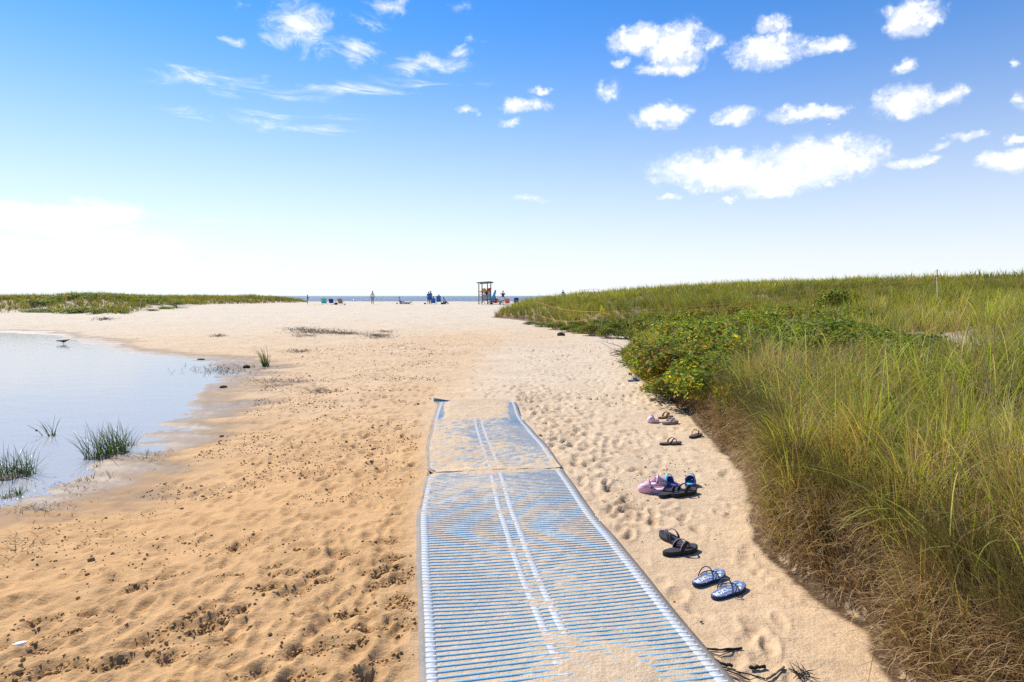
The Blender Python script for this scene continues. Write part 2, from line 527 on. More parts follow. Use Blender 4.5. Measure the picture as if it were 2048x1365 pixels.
def water_material(name, rough, deep, scales, strength, transp=True, stretch=(1, 1, 1)):
    m = bpy.data.materials.new(name); m.use_nodes = True
    T = NT(m.node_tree)
    pos = T.n('ShaderNodeNewGeometry').outputs['Position']
    pos = T.n('ShaderNodeVectorMath', operation='MULTIPLY', ins={0: pos, 1: stretch}).outputs[0]
    h = None
    for sc, am in scales:
        q = T.math('MULTIPLY', T.noise(pos, sc, 3, .55, .4), am)
        h = q if h is None else T.math('ADD', h, q)
    bp = T.n('ShaderNodeBump', ins={'Strength': strength, 'Distance': 1.0, 'Height': h})
    fr = T.n('ShaderNodeFresnel', ins={'IOR': 1.33, 'Normal': bp.outputs[0]})
    gl = T.n('ShaderNodeBsdfGlossy', ins={'Roughness': rough, 'Normal': bp.outputs[0]})
    if transp:
        tr = T.n('ShaderNodeBsdfTransparent', ins={0: (*deep, 1)})
        tb = T.n('ShaderNodeBsdfDiffuse', ins={0: (.50, .49, .475, 1)})
        under = T.n('ShaderNodeMixShader', ins={0: .8, 1: tr.outputs[0], 2: tb.outputs[0]})
    else:
        under = T.n('ShaderNodeBsdfDiffuse', ins={0: (*deep, 1)})
    mx = T.n('ShaderNodeMixShader', ins={0: fr.outputs[0], 1: under.outputs[0], 2: gl.outputs[0]})
    T.link(mx.outputs[0], T.n('ShaderNodeOutputMaterial').inputs[0])
    return m


M_SAND = sand_material()

# ------------------------------------------------------------------ footwear spots (needed so that the sand under them stays smooth)
def gp(px, py):
    v = G(px, py)
    return v

SHOES = {  # pixel of the middle, heading on the ground in degrees (0 = to the right, 90 = away), length
    'slide_blue': (1267, 763, 15, .235), 'clog_small': (1306, 845, 200, .165), 'sandal_tan': (1331, 838, 28, .235), 'sandal_mauve': (1340, 848, 24, .24),
    'brown_a': (1341, 889, 12, .25), 'brown_b': (1391, 875, 42, .23), 'clog_far': (1309, 974, 8, .215), 'clog_near': (1303, 984, 172, .215),
    'teal_a': (1341, 974, 128, .17), 'teal_b': (1380, 972, 62, .17), 'black_a': (1338, 990, 42, .25), 'black_b': (1367, 990, 30, .265),
    'lilac_a': (1345, 1084, 112, .24), 'lilac_b': (1360, 1106, 24, .25), 'blue_a': (1417, 1160, 37, .262), 'blue_b': (1456, 1187, 36, .262)}
SHOE_AT = {k: G(v[0], v[1]) for k, v in SHOES.items()}

# ------------------------------------------------------------------ ground
def build_ground():
    a_front = np.linspace(R(-50), R(50), 640)
    a_rest = np.linspace(R(50), R(310), 66)[1:-1]
    A = np.concatenate([a_front, a_rest])
    rr = np.concatenate([[.02, .4, .8, 1.2, 1.6], np.exp(np.linspace(math.log(2.0), math.log(150), 600)), [180, 230, 300, 450, 700, 1200, 2500]])
    nA, nR = len(A), len(rr)
    RR, AA = np.meshgrid(rr, A, indexing='ij')
    X, Y = RR * np.sin(AA), RR * np.cos(AA)
    Z = zt(X, Y)
    sl = -poly_sd(X, Y, LAGOON)
    sr = poly_sd(X, Y, DUNE_R)
    sl2 = poly_sd(X, Y, DUNE_L)
    dm = np.abs(X - mat_c(Y)) - MAT_W / 2 * np.interp(Y, [2.5, 4.5, 5.5, 6.5, 7.5, 9.05], [1.0, 1.0, .95, .95, .90, .875])                       # distance outside the mat
    on_mat = (dm < -.014) & (Y > 1.6) & (Y < 9.3)
    off = S(.0, .12, np.where((Y > 9.5), 1.0, dm))
    drysand = S(.5, 2.2, sl) * (1 - S(-.3, .1, sr)) * (1 - S(-1, 1, sl2))
    fade = 1 - S(35, 70, RR)
    Z += drysand * off * fade * (.011 * fbm(X * 2.2, Y * 3.2, 61, 4) + .005 * fbm(X * 9, Y * 9, 63, 2)) * S(1.5, 3, RR)
    Z += (1 - drysand) * (1 - S(.5, 2.5, sl)) * .006 * fbm(X * 6, Y * 6, 65, 3) * fade
    Z += S(0, .3, sr) * .05 * fbm(X * 3, Y * 3, 66, 3) * fade
    damp = np.zeros_like(Z)
    shoe = [(v.x, v.y) for v in SHOE_AT.values()]
    g = np.random.default_rng(11)

    def dimple(x, y, L, W, th, dep, rim, dmp):
        r, a = math.hypot(x, y), math.atan2(x, y)
        ext = L * 1.9
        i0, i1 = np.searchsorted(rr, r - ext), np.searchsorted(rr, r + ext) + 1
        j0, j1 = np.searchsorted(a_front, a - ext / r), np.searchsorted(a_front, a + ext / r) + 1
        if j1 <= j0 or i1 <= i0: return
        sx, sy = X[i0:i1, j0:j1] - x, Y[i0:i1, j0:j1] - y
        c, s = math.cos(th), math.sin(th)
        u, v = (sx * c + sy * s) / L, (-sx * s + sy * c) / W
        q = np.hypot(u, v)
        w = drysand[i0:i1, j0:j1] * off[i0:i1, j0:j1]
        Z[i0:i1, j0:j1] += w * (-dep * np.exp(-(q / .75) ** 4) + rim * np.exp(-((q - 1.15) / .28) ** 2))
        if dmp:
            damp[i0:i1, j0:j1] = np.maximum(damp[i0:i1, j0:j1], dmp * np.exp(-(q / 1.0) ** 3))

    # footprints: dense over the trodden sand, deeper and crusted on the left
    for k in range(13500):
        r = math.exp(g.uniform(math.log(2.2), math.log(60)))
        a = g.uniform(-.80, .42)
        x, y = r * math.sin(a), r * math.cos(a)
        if abs(x - mat_c(y)) < MAT_W / 2 + .05 and y < 9.3: continue
        if any((x - q[0]) ** 2 + (y - q[1]) ** 2 < .26 ** 2 for q in shoe): continue
        left = x < mat_c(y)
        if r < 7 and left and g.random() < .55: continue
        if not left and r < 6.5 and g.random() < .78: continue
        if 9.3 < y < 19 and abs(x - mat_c(y)) < .75 and g.random() < .7: continue
        th = g.normal(math.pi / 2, .5)
        sc = g.uniform(.7, 1.1)
        size = .082 * sc * (1 + .016 * r)
        dimple(x, y, size, size * g.uniform(.42, .7), th, g.uniform(.008, .022) * (1.5 if r > 9 else (1.0 if r > 5.5 else .6)), g.uniform(.002, .006) * (1.8 if r > 9 else 1),
               (g.uniform(.15, .55) if left and g.random() < .6 else (g.uniform(0, .3) if g.random() < .4 else 0)))
    # prints seen in the near left crust
    for k in range(420):                                     # band of scuffed prints along the right of the mat
        y = g.uniform(4.0, 11); x = float(mat_c(y)) + MAT_W / 2 + abs(g.normal(.08, .38))
        if any((x - q[0]) ** 2 + (y - q[1]) ** 2 < .26 ** 2 for q in shoe): continue
        dimple(x, y, g.uniform(.06, .11), g.uniform(.035, .06), g.normal(1.57, .6), g.uniform(.008, .02), g.uniform(.003, .007), g.uniform(0, .75) if g.random() < .5 else 0)
    for (x, y, L) in CLOD_SPOTS:
        dimple(x, y, L, L * .55, g.normal(.35, .25), .012, .006, .95)
    Z[on_mat] -= .02
    # colour fields
    n1 = fbm(X * .35, Y * .35, 71, 4)
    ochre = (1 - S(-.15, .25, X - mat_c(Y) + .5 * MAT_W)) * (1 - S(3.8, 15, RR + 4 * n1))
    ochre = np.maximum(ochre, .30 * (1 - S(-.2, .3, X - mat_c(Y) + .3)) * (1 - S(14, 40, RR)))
    ochre = np.maximum(ochre, .35 * (1 - S(2.5, 6, RR)))
    tongue = np.exp(-((Y - 23 - .4 * X + 3 * n1) / 4.0) ** 2) * S(-9, -2, X) * (1 - S(1.0, 3.2, X)) * .55
    ochre = np.maximum(ochre, tongue)
    wet = 1 - S(.0, 1.0, (Z - LZ) / .075 + .5 * n1 * S(5, 12, RR))
    wet = np.where((sr > -.3) | (Y > 60), 0, wet)
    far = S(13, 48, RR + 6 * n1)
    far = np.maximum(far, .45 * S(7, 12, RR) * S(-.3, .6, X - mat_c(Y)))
    soil = 1.9 * S(-.11, -.03, sr + .05 * fbm(X * 7, Y * 7, 73, 2)) * (1 - .55 * S(.25, .8, sr)) * (1 - .5 * S(10, 22, RR))
    bare = np.exp(-(((X - BARE[0]) / BARE[2]) ** 2 + ((Y - BARE[1]) / (2.4 * BARE[2])) ** 2) * 1.5)
    soil = np.clip(soil * (1 - bare), 0, 1)
    damp = np.maximum(damp, .4 * S(0, 3, sl2))
    idx = (np.arange(nR)[:, None] * nA + np.arange(nA)[None, :])
    i0 = idx[:-1, :]; i1 = idx[1:, :]
    F = np.stack([i0, i1, np.roll(i1, -1, 1), np.roll(i0, -1, 1)], -1).reshape(-1, 4)
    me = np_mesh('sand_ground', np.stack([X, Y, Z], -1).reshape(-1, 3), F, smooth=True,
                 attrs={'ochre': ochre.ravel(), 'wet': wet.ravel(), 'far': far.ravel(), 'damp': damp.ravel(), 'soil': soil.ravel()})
    # polygon winding: make normals point up
    me.update()
    if me.polygons[300000].normal.z < 0:
        me.flip_normals()
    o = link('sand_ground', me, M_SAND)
    tag(o, 'trodden pale and ochre sand of the beach, dunes and lagoon shore', 'sand', kind='structure')
    return rr, A, Z


CLOD_PX = [(540, 1176, .11), (330, 1152, .10), (355, 1148, .06), (275, 1170, .07), (430, 1245, .10), (460, 1228, .10), (345, 1255, .11), (385, 1232, .09), (400, 1262, .10),
           (450, 1283, .09), (290, 1283, .12), (230, 1325, .12), (618, 1300, .11), (700, 1292, .11), (697, 1232, .10), (745, 1148, .09), (760, 1172, .11), (800, 1160, .12),
           (800, 1140, .12), (790, 1118, .09), (800, 1200, .09), (812, 1215, .10), (800, 1255, .15), (775, 1320, .10), (720, 1355, .10), (605, 1355, .09), (500, 1350, .11),
           (590, 1186, .10), (645, 1165, .06), (640, 1148, .08), (690, 1112, .08), (775, 1085, .13), (465, 1088, .06), (465, 1150, .07), (545, 1132, .07), (600, 1100, .05),
           (60, 1345, .13), (130, 1330, .12), (80, 1295, .11), (135, 1265, .08), (340, 1310, .10), (570, 1145, .06), (90, 1230, .09), (180, 1220, .07), (725, 1262, .07)]
CLOD_SPOTS = [(*P(a, b), l) for a, b, l in CLOD_PX]
_rr, _A, _Z = build_ground()


def zg(x, y):
    """height of the finished ground mesh"""
    r, a = math.hypot(x, y), math.atan2(x, y)
    i = int(np.clip(np.searchsorted(_rr, r) - 1, 0, len(_rr) - 2))
    j = int(np.clip(np.searchsorted(_A[:640], a) - 1, 0, 638))
    fi = (r - _rr[i]) / (_rr[i + 1] - _rr[i]); fj = (a - _A[j]) / (_A[j + 1] - _A[j])
    return float((_Z[i, j] * (1 - fj) + _Z[i, j + 1] * fj) * (1 - fi) + (_Z[i + 1, j] * (1 - fj) + _Z[i + 1, j + 1] * fj) * fi)


def zgv(x, y):
    r, a = np.hypot(x, y), np.arctan2(x, y)
    i = np.clip(np.searchsorted(_rr, r) - 1, 0, len(_rr) - 2)
    j = np.clip(np.searchsorted(_A[:640], a) - 1, 0, 638)
    fi = np.clip((r - _rr[i]) / (_rr[i + 1] - _rr[i]), 0, 1); fj = np.clip((a - _A[j]) / (_A[j + 1] - _A[j]), 0, 1)
    return (_Z[i, j] * (1 - fj) + _Z[i, j + 1] * fj) * (1 - fi) + (_Z[i + 1, j] * (1 - fj) + _Z[i + 1, j + 1] * fj) * fi


# ------------------------------------------------------------------ water
def plane(name, x0, x1, y0, y1, z, mat):
    me = np_mesh(name, [(x0, y0, z), (x1, y0, z), (x1, y1, z), (x0, y1, z)], [(0, 1, 2, 3)])
    return link(name, me, mat)


lag = plane('lagoon_water', -150, -1.2, -20, 42, LZ, water_material('lagoon', .03, (.62, .60, .55), [(1.2, .010), (7.0, .0022), (30, .0006)], .55, True, (1, 1.8, 1)))
tag(lag, 'calm pale lagoon water reflecting the bright sky', 'water', kind='structure')
sea = plane('sea_water', -9000, 9000, 120, 16000, SEA_Z, water_material('sea', .12, (.035, .10, .17), [(.09, 1.3), (.35, .5), (1.6, .16)], 1.0, False, (1, 1.6, 1)))
tag(sea, 'blue grey sea with small waves along the horizon', 'sea', kind='structure')

# ------------------------------------------------------------------ blades of grass
def blades(Pt, h, w, az, th0, bend, nseg, c0, c1, flat=None):
    """ribbons that taper to a tip; Pt (N,3). returns verts, tris, colours"""
    N = len(Pt)
    flat = rng.uniform(-.9, .9, N) if flat is None else flat
    wd = np.stack([np.cos(az + math.pi / 2 + flat), np.sin(az + math.pi / 2 + flat), np.zeros(N)], -1)
    ld = np.stack([np.cos(az), np.sin(az), np.zeros(N)], -1)
    pos = Pt.astype(float).copy()
    V, C = [], []
    for k in range(nseg + 1):
        t = k / nseg
        if k:
            tm = (k - .5) / nseg
            th = th0 + bend * tm ** 1.4
            step = (h / nseg)[:, None]
            pos = pos + step * (np.sin(th)[:, None] * ld + np.cos(th)[:, None] * np.array([0, 0, 1.0]))
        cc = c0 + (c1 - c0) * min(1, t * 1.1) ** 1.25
        if k < nseg:
            ww = (w * .5 * (1 - .75 * t ** 1.5))[:, None]
            V += [pos - wd * ww, pos + wd * ww]; C += [cc, cc]
        else:
            V.append(pos.copy()); C.append(cc)
    nv = 2 * nseg + 1
    V = np.stack(V, 1).reshape(-1, 3); C = np.stack(C, 1).reshape(-1, 3)
    tri = []
    for k in range(nseg - 1):
        a = 2 * k
        tri += [(a, a + 1, a + 3), (a, a + 3, a + 2)]
    tri.append((2 * nseg - 2, 2 * nseg - 1, 2 * nseg))
    Fc = (np.arange(N)[:, None, None] * nv + np.array(tri)[None]).reshape(-1, 3)
    return V, Fc, C


def join(parts):
    off, VV, FF, CC = 0, [], [], []
    for V, Fc, C in parts:
        VV.append(V); FF.append(Fc + off); CC.append(C); off += len(V)
    return np.concatenate(VV), np.concatenate(FF), np.concatenate(CC)


RUST = np.array([.50, .31, .14]); GREEN_A = np.array([.50, .50, .050]); GREEN_B = np.array([.18, .265, .034]); STRAW = np.array([.55, .42, .20]); BROWN = np.array([.38, .245, .115])
OLIVE = np.array([.20, .19, .045]); GREY_ = np.array([.33, .27, .17])
M_GRASS = leafy('grass_blade', .5, .45, (1.05, 1.1, .55))
M_DRY = leafy('dry_grass_blade', .35, .6, (1, .95, .8))


def grass_colors(x, y, n, dry, extra=0.0, hue=0.0, rust=0.0):
    h1 = fbm(x * .35, y * .35, 101, 3) + .5
    h2 = fbm(x * 1.6, y * 1.6, 105, 3) + .5
    f = np.clip(h1 * .9 + h2 * .5 + rng.normal(0, .2, n) + hue - .1, 0, 1)[:, None]
    top = GREEN_B * (1 - f) + GREEN_A * f
    patch = S(-.02, .32, fbm(x * .28, y * .5, 107, 3))
    dryf = (rng.random(n) < np.clip(dry * (0.35 + 1.3 * h2) + .42 * patch * (1 - S(18, 30, np.hypot(x, y))) + extra, 0, .92))[:, None]
    rz_ = (np.ones(n) * rust)[:, None]
    st = (STRAW * (1 - rz_) + RUST * rz_) * rng.uniform(.6, 1.15, (n, 1))
    top = np.where(dryf, st, top) * rng.uniform(.55, 1.35, (n, 1))
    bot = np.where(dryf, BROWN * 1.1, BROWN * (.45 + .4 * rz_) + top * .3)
    return bot, top


def scatter(n, r0, r1, a0, a1, gam=1.0):
    """points in a wedge round the camera, uniform in area"""
    r = np.sqrt(rng.uniform(r0 * r0, r1 * r1, n)); a = rng.uniform(a0, a1, n)
    return r * np.sin(a), r * np.cos(a)


THICKET = []     # filled below: (x, y, radius) of the rose bushes, where grass is thinner


def grass_field(name, dens, r0, r1, a0, a1, poly, nseg, hgt, wid, dry, label, inset=.05, hvar=.3, wind=.35, bend=(.4, 1.5), lean_out=None, edge=0.0, mat=None):
    area = .5 * (r1 * r1 - r0 * r0) * (a1 - a0)
    n = int(area * dens)
    x, y = scatter(n, r0, r1, a0, a1)
    # gather the blades into tussocks
    cell = .20 + .011 * r0
    ci, cj = np.floor(x / cell), np.floor(y / cell)
    tx, ty = cell * (ci + _hash(ci, cj, 5)), cell * (cj + _hash(ci, cj, 6))
    x = x + (tx - x) * .5; y = y + (ty - y) * .5
    t1, t2, t3 = _hash(ci, cj, 7), _hash(ci, cj, 8), _hash(ci, cj, 9)
    outw, outd = np.arctan2(y - ty, x - tx), np.hypot(x - tx, y - ty) / cell
    sd = poly_sd(x, y, poly)
    dn = fbm(x * .5, y * .5, 111, 3) + fbm(x * 2.2, y * 2.2, 113, 2) * .6
    keep = (sd > inset + edge * rng.random(n)) & (rng.random(n) < np.clip(.80 + dn * 1.1, .12, 1) * np.where((t2 < .24) & (r0 < 15), .25, 1))
    keep &= ((x - BARE[0]) / BARE[2]) ** 2 + ((y - BARE[1]) / (BARE[2] * 2.4)) ** 2 > rng.uniform(.25, 1.3, n)
    for (bx, by, br) in THICKET:
        keep &= ((x - bx) ** 2 + (y - by) ** 2 > br * br) | (rng.random(n) < .16)
    x, y, sd, t1, t2, t3, outw, outd = (q[keep] for q in (x, y, sd, t1, t2, t3, outw, outd))
    n = len(x)
    z = zgv(x, y) - .015
    ph = fbm(x * .45, y * .45, 121, 2)
    h = hgt * (1 + hvar * rng.normal(0, 1, n) * .6) * (1 + .7 * ph) * (.72 + .28 * S(0, .6, sd)) * (.62 + .72 * t1)
    h = np.clip(h, hgt * .3, hgt * 1.8)
    wa = math.pi * (.98) + 2.2 * fbm(x * .3, y * .3, 131, 2)              # wind drift of the tips
    az = np.where(rng.random(n) < wind, wa + rng.normal(0, .5, n), np.where(rng.random(n) < .75, outw + rng.normal(0, .5, n), rng.uniform(0, 2 * math.pi, n)))
    th0 = np.abs(rng.normal(0, .14, n)) + .45 * np.minimum(outd, .7)
    bd = rng.uniform(bend[0], bend[1], n) * np.clip(rng.normal(.75, .4, n), .05, 1.5)
    rustp = np.exp(-((x - 4.6) / 1.7) ** 2 - ((y - 9.3) / 2.4) ** 2) + .7 * np.exp(-((x - 2.9) / .7) ** 2 - ((y - 5.6) / 1.0) ** 2)
    rustp = np.clip(rustp * (1 + 1.2 * fbm(x * 1.3, y * 1.3, 117, 2)), 0, 1)
    c0, c1 = grass_colors(x, y, n, dry, .42 * (1 - S(.0, .55, sd)) * (y < 14) + .5 * (t3 > .86) + .62 * rustp, .5 * (t3 / .86 - .5), np.maximum(1 - S(.2, 1.0, sd), .8 * rustp))
    c0, c1 = c0 * (.75 + .5 * t1)[:, None], c1 * (.75 + .5 * t1)[:, None]
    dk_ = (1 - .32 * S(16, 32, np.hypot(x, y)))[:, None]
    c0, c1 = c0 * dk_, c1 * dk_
    w = wid * rng.uniform(.6, 1.3, n)
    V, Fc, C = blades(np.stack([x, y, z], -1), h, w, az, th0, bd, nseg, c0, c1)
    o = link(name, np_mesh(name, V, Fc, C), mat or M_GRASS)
    tag(o, label, 'grass', kind='stuff')
    return o

# ------------------------------------------------------------------ rose thicket spots (bushes themselves follow later)
BUSH_PX = [(1275, 640, .9), (1310, 655, 1.0), (1345, 640, 1.0), (1240, 650, .8), (1290, 700, .85), (1320, 690, .95), (1360, 680, 1.0), (1400, 665, 1.0), (1440, 650, 1.0),
           (1300, 725, .8), (1340, 715, .9), (1380, 705, .95), (1420, 695, 1.0), (1465, 680, 1.0), (1510, 660, 1.0), (1555, 650, 1.0), (1330, 748, .75), (1368, 738, .85),
           (1405, 730, .9), (1375, 770, .7), (1410, 762, .75), (1500, 690, .95), (1545, 680, 1.0), (1590, 670, 1.0), (1630, 660, 1.0), (1580, 632, 1.1), (1480, 632, 1.1),
           (1400, 632, 1.1), (1210, 640, .8), (1440, 715, .8), (1640, 690, .9), (1690, 690, .9), (1730, 700, .8), (1765, 705, .8), (1800, 712, .8), (1840, 725, .75), (1690, 640, 1.1),
           (1530, 625, 1.0), (1345, 780, .55), (1420, 790, .6), (1620, 640, 1.0), (1310, 628, 1.0), (1670, 615, 1.2), (1195, 655, .6), (1260, 665, .8), (1085, 640, .55), (1110, 645, .6), (1140, 650, .65), (1165, 653, .7), (1185, 657, .7), (1058, 635, .5), (1155, 640, .6), (1215, 662, .6), (1450, 735, .7), (1445, 760, .6)]
_r = random.Random(4)
BUSH_PX = BUSH_PX + [(a + _r.uniform(-26, 26), b + _r.uniform(-9, 9), s * _r.uniform(.6, .95)) for a, b, s in BUSH_PX if 625 < b < 760 and a > 1260]
for (a, b, s) in BUSH_PX:
    g_ = G(a, b + 14)
    THICKET.append((g_.x, g_.y, .62 * s))

# ------------------------------------------------------------------ dune grass
grass_field('dune_grass', 4600, 2.0, 5.2, .20, .84, DUNE_R, 6, .50, .0052, .14, 'tall green and straw dune grass leaning over the near sand scarp', inset=.02, wind=.5, bend=(.5, 3.0))
grass_field('dune_grass', 1900, 5.2, 10, .12, .82, DUNE_R, 5, .45, .0068, .16, 'dune grass arching over the dune edge beside the discarded shoes', inset=.03, wind=.45, bend=(.4, 2.6))
grass_field('dune_grass', 480, 10, 20, .05, .80, DUNE_R, 4, .44, .0105, .18, 'yellow green dune grass on the slope below the white stake', inset=.05)
grass_field('dune_grass', 250, 20, 45, -.06, .78, DUNE_R, 2, .46, .018, .10, 'dune grass covering the dune around the rope fence', inset=.1)
grass_field('dune_grass', 34, 45, 112, -.03, .78, DUNE_R, 2, .62, .050, .06, 'far dune grass along the skyline above the sea', inset=.2)
grass_field('dune_grass', 70, 38, 112, -.80, -.28, DUNE_L, 2, .42, .04, .2, 'green dune grass on the low dune beyond the lagoon', inset=.1, edge=1.2)


def scarp_thatch():
    """dead brown thatch hanging over the eroded edge"""
    pts = []
    e = DUNE_R[1:13]
    for (a, b) in zip(e, e[1:]):
        L = math.hypot(b[0] - a[0], b[1] - a[1])
        m = int(L * 4200 / (1 + .12 * a[1] ** 1.2))
        t = rng.random(m)
        nx, ny = (b[1] - a[1]) / L, -(b[0] - a[0]) / L
        o = rng.uniform(.0, .24, m) ** .8
        pts.append(np.stack([a[0] + (b[0] - a[0]) * t + nx * o, a[1] + (b[1] - a[1]) * t + ny * o, o, np.full(m, math.atan2(-ny, -nx))], -1))
    q = np.concatenate(pts)
    n = len(q)
    x, y, o, out = q.T
    z = zgv(x, y) - .01
    d = np.hypot(x, y)
    dead = rng.random(n) < .8 - o * .9
    h = np.where(dead, rng.uniform(.08, .32, n), rng.uniform(.25, .5, n))
    az = out + rng.normal(0, .6, n)
    th0 = np.where(dead, rng.uniform(.0, 1.0, n), rng.uniform(0, .35, n))
    bd = np.where(dead, rng.uniform(.3, 2.4, n), rng.uniform(.2, 1.2, n))
    c1 = np.where(dead[:, None], (GREY_ * .6 + RUST * .7) * rng.uniform(.55, 1.3, (n, 1)), OLIVE * rng.uniform(.7, 1.2, (n, 1)))
    c0 = np.where(dead[:, None], BROWN * rng.uniform(.6, 1.2, (n, 1)), BROWN * np.ones((n, 1)))
    V, Fc, C = blades(np.stack([x, y, z], -1), h, .0032 + .0007 * d, az, th0, bd, 5, c0, c1)
    ob = link('dead_grass_thatch', np_mesh('dead_grass_thatch', V, Fc, C), M_DRY)
    tag(ob, 'brown dead grass thatch hanging over the eroded dune edge', 'dead grass', kind='stuff')


scarp_thatch()


def seed_stalks():
    """straw coloured flower stalks standing above the near grass"""
    n = 2600
    x, y = scatter(n, 2.2, 11, .2, .82)
    keep = (poly_sd(x, y, DUNE_R) > .15) & (fbm(x * .8, y * .8, 141, 2) > -.05)
    x, y = x[keep], y[keep]; n = len(x)
    c = STRAW * rng.uniform(.55, 1.0, (n, 1)); c[:, 0] *= 1.05
    p = np.stack([x, y, zgv(x, y)], -1)
    h = rng.uniform(.42, .68, n)
    V, Fc, C = blades(p, h, .0035 + .0004 * y, rng.uniform(0, 6.28, n), np.abs(rng.normal(0, .12, n)), rng.uniform(0, .5, n), 4, c * .8, c)
    ob = link('grass_seed_stalk', np_mesh('grass_seed_stalk', V, Fc, C), M_DRY)
    tag(ob, 'straw coloured seed stalks standing among the near dune grass', 'grass stalks', kind='stuff')


seed_stalks()


def arching_blades():
    """long bright blades that arch out of the near grass"""
    n = 5200
    x, y = scatter(n, 2.3, 13, .16, .82)
    keep = (poly_sd(x, y, DUNE_R) > .12) & (fbm(x * .6, y * .6, 151, 2) > -.22)
    for (bx, by, br) in THICKET:
        keep &= (x - bx) ** 2 + (y - by) ** 2 > br * br * .6
    keep &= ((x - BARE[0]) / BARE[2]) ** 2 + ((y - BARE[1]) / (BARE[2] * 2.4)) ** 2 > 1.1
    x, y = x[keep], y[keep]; n = len(x)
    d = np.hypot(x, y)
    f = rng.random((n, 1))
    c = np.where(f < .2, STRAW * 1.15, np.array([.36, .44, .07]) * (.6 + .7 * rng.random((n, 1))))
    h = rng.uniform(.55, .95, n)
    az = np.where(rng.random(n) < .6, math.pi + rng.normal(0, .7, n), rng.uniform(0, 6.28, n))
    V, Fc, C = blades(np.stack([x, y, zgv(x, y)], -1), h, (.0042 + .0005 * d) * rng.uniform(.7, 1.3, n), az, rng.uniform(.02, .35, n), rng.uniform(.7, 2.4, n), 8, c * .7, c)
    tag(link('arching_grass', np_mesh('arching_grass', V, Fc, C), M_GRASS), 'long bright grass blades arching above the near dune grass', 'grass', kind='stuff')


arching_blades()


# ------------------------------------------------------------------ bushes
M_LEAF = leafy('rose_leaf', .42, .6, (1.1, 1.1, .5), .15)
M_TWIG = plain('twig_bark', (.16, .115, .085), .85, .3, 60, .5, 120)
M_DEADWOOD = plain('weathered_wood', (.10, .08, .065), .9, .35, 50, .6, 150)
LEAF_COLS = np.array([[.16, .24, .03], [.22, .30, .035], [.36, .38, .04], [.09, .14, .028], [.68, .48, .04], [.46, .17, .03], [.24, .23, .11]])


def leaves(n, cen, rad, size, probs, up=.5, shell=.55, zmin=.05):
    """diamond leaves spread through a dome; returns verts, quads as tris, cols"""
    d = rng.normal(0, 1, (n, 3)); d /= np.linalg.norm(d, axis=1)[:, None]
    d[:, 2] = np.abs(d[:, 2])
    rr_ = rng.uniform(shell, 1.0, n)[:, None] ** .7
    lump = 1 + .5 * vnoise(d[:, 0] * 2.6 + rad[0] * 9, d[:, 1] * 2.6 + d[:, 2] * 2.1, int(rad[0] * 1000) % 97)[:, None]
    p = np.array(cen) + d * rr_ * lump * np.array(rad)
    p[:, 2] = np.maximum(p[:, 2], zmin * rng.random(n))
    nrm = d * .6 + rng.normal(0, .55, (n, 3)) + np.array([0, 0, up]); nrm /= np.linalg.norm(nrm, axis=1)[:, None]
    t = np.cross(nrm, rng.normal(0, 1, (n, 3))); t /= np.linalg.norm(t, axis=1)[:, None]
    b = np.cross(nrm, t)
    s = (size * rng.uniform(.6, 1.3, n))[:, None]
    V = np.stack([p - t * s, p + b * s * .55 + nrm * s * .12, p + t * s, p - b * s * .55 + nrm * s * .12], 1).reshape(-1, 3)
    tri = np.array([(0, 1, 2), (0, 2, 3)])
    Fc = (np.arange(n)[:, None, None] * 4 + tri[None]).reshape(-1, 3)
    pr_ = np.array(probs, float); hot, cold = pr_.copy(), pr_.copy()
    hot[4:6] *= 3.0; cold[4:6] *= .2
    spot = vnoise(d[:, 0] * 3.1 + rad[0] * 40, d[:, 1] * 3.1 + d[:, 2] * 2.7, 77) > .12
    c = np.where(spot[:, None], LEAF_COLS[rng.choice(len(LEAF_COLS), n, p=hot / hot.sum())], LEAF_COLS[rng.choice(len(LEAF_COLS), n, p=cold / cold.sum())]) * rng.uniform(.55, 1.3, (n, 1))
    return V, Fc, np.repeat(c, 4, 0)


def stems_mesh(n, rad, hgt, thick, spread=1.0):
    b = MB()
    for k in range(n):
        a = random.uniform(0, 6.28)
        q = random.uniform(.3, 1.0) * spread
        p0 = Vector((math.cos(a) * rad * .25 * random.random(), math.sin(a) * rad * .25 * random.random(), -.03))
        p3 = Vector((math.cos(a) * rad * q, math.sin(a) * rad * q, hgt * random.uniform(.4, .95)))
        p1 = p0.lerp(p3, .35) + Vector((random.uniform(-.06, .06), random.uniform(-.06, .06), hgt * .22))
        p2 = p0.lerp(p3, .7) + Vector((random.uniform(-.06, .06), random.uniform(-.06, .06), hgt * .18))
        b.tube([p0, p1, p2, p3], [thick, thick * .8, thick * .6, thick * .3], 5)
    bmesh.ops.recalc_face_normals(b.bm, faces=b.bm.faces)
    me = bpy.data.meshes.new('stems'); b.bm.to_mesh(me); b.bm.free()
    return me


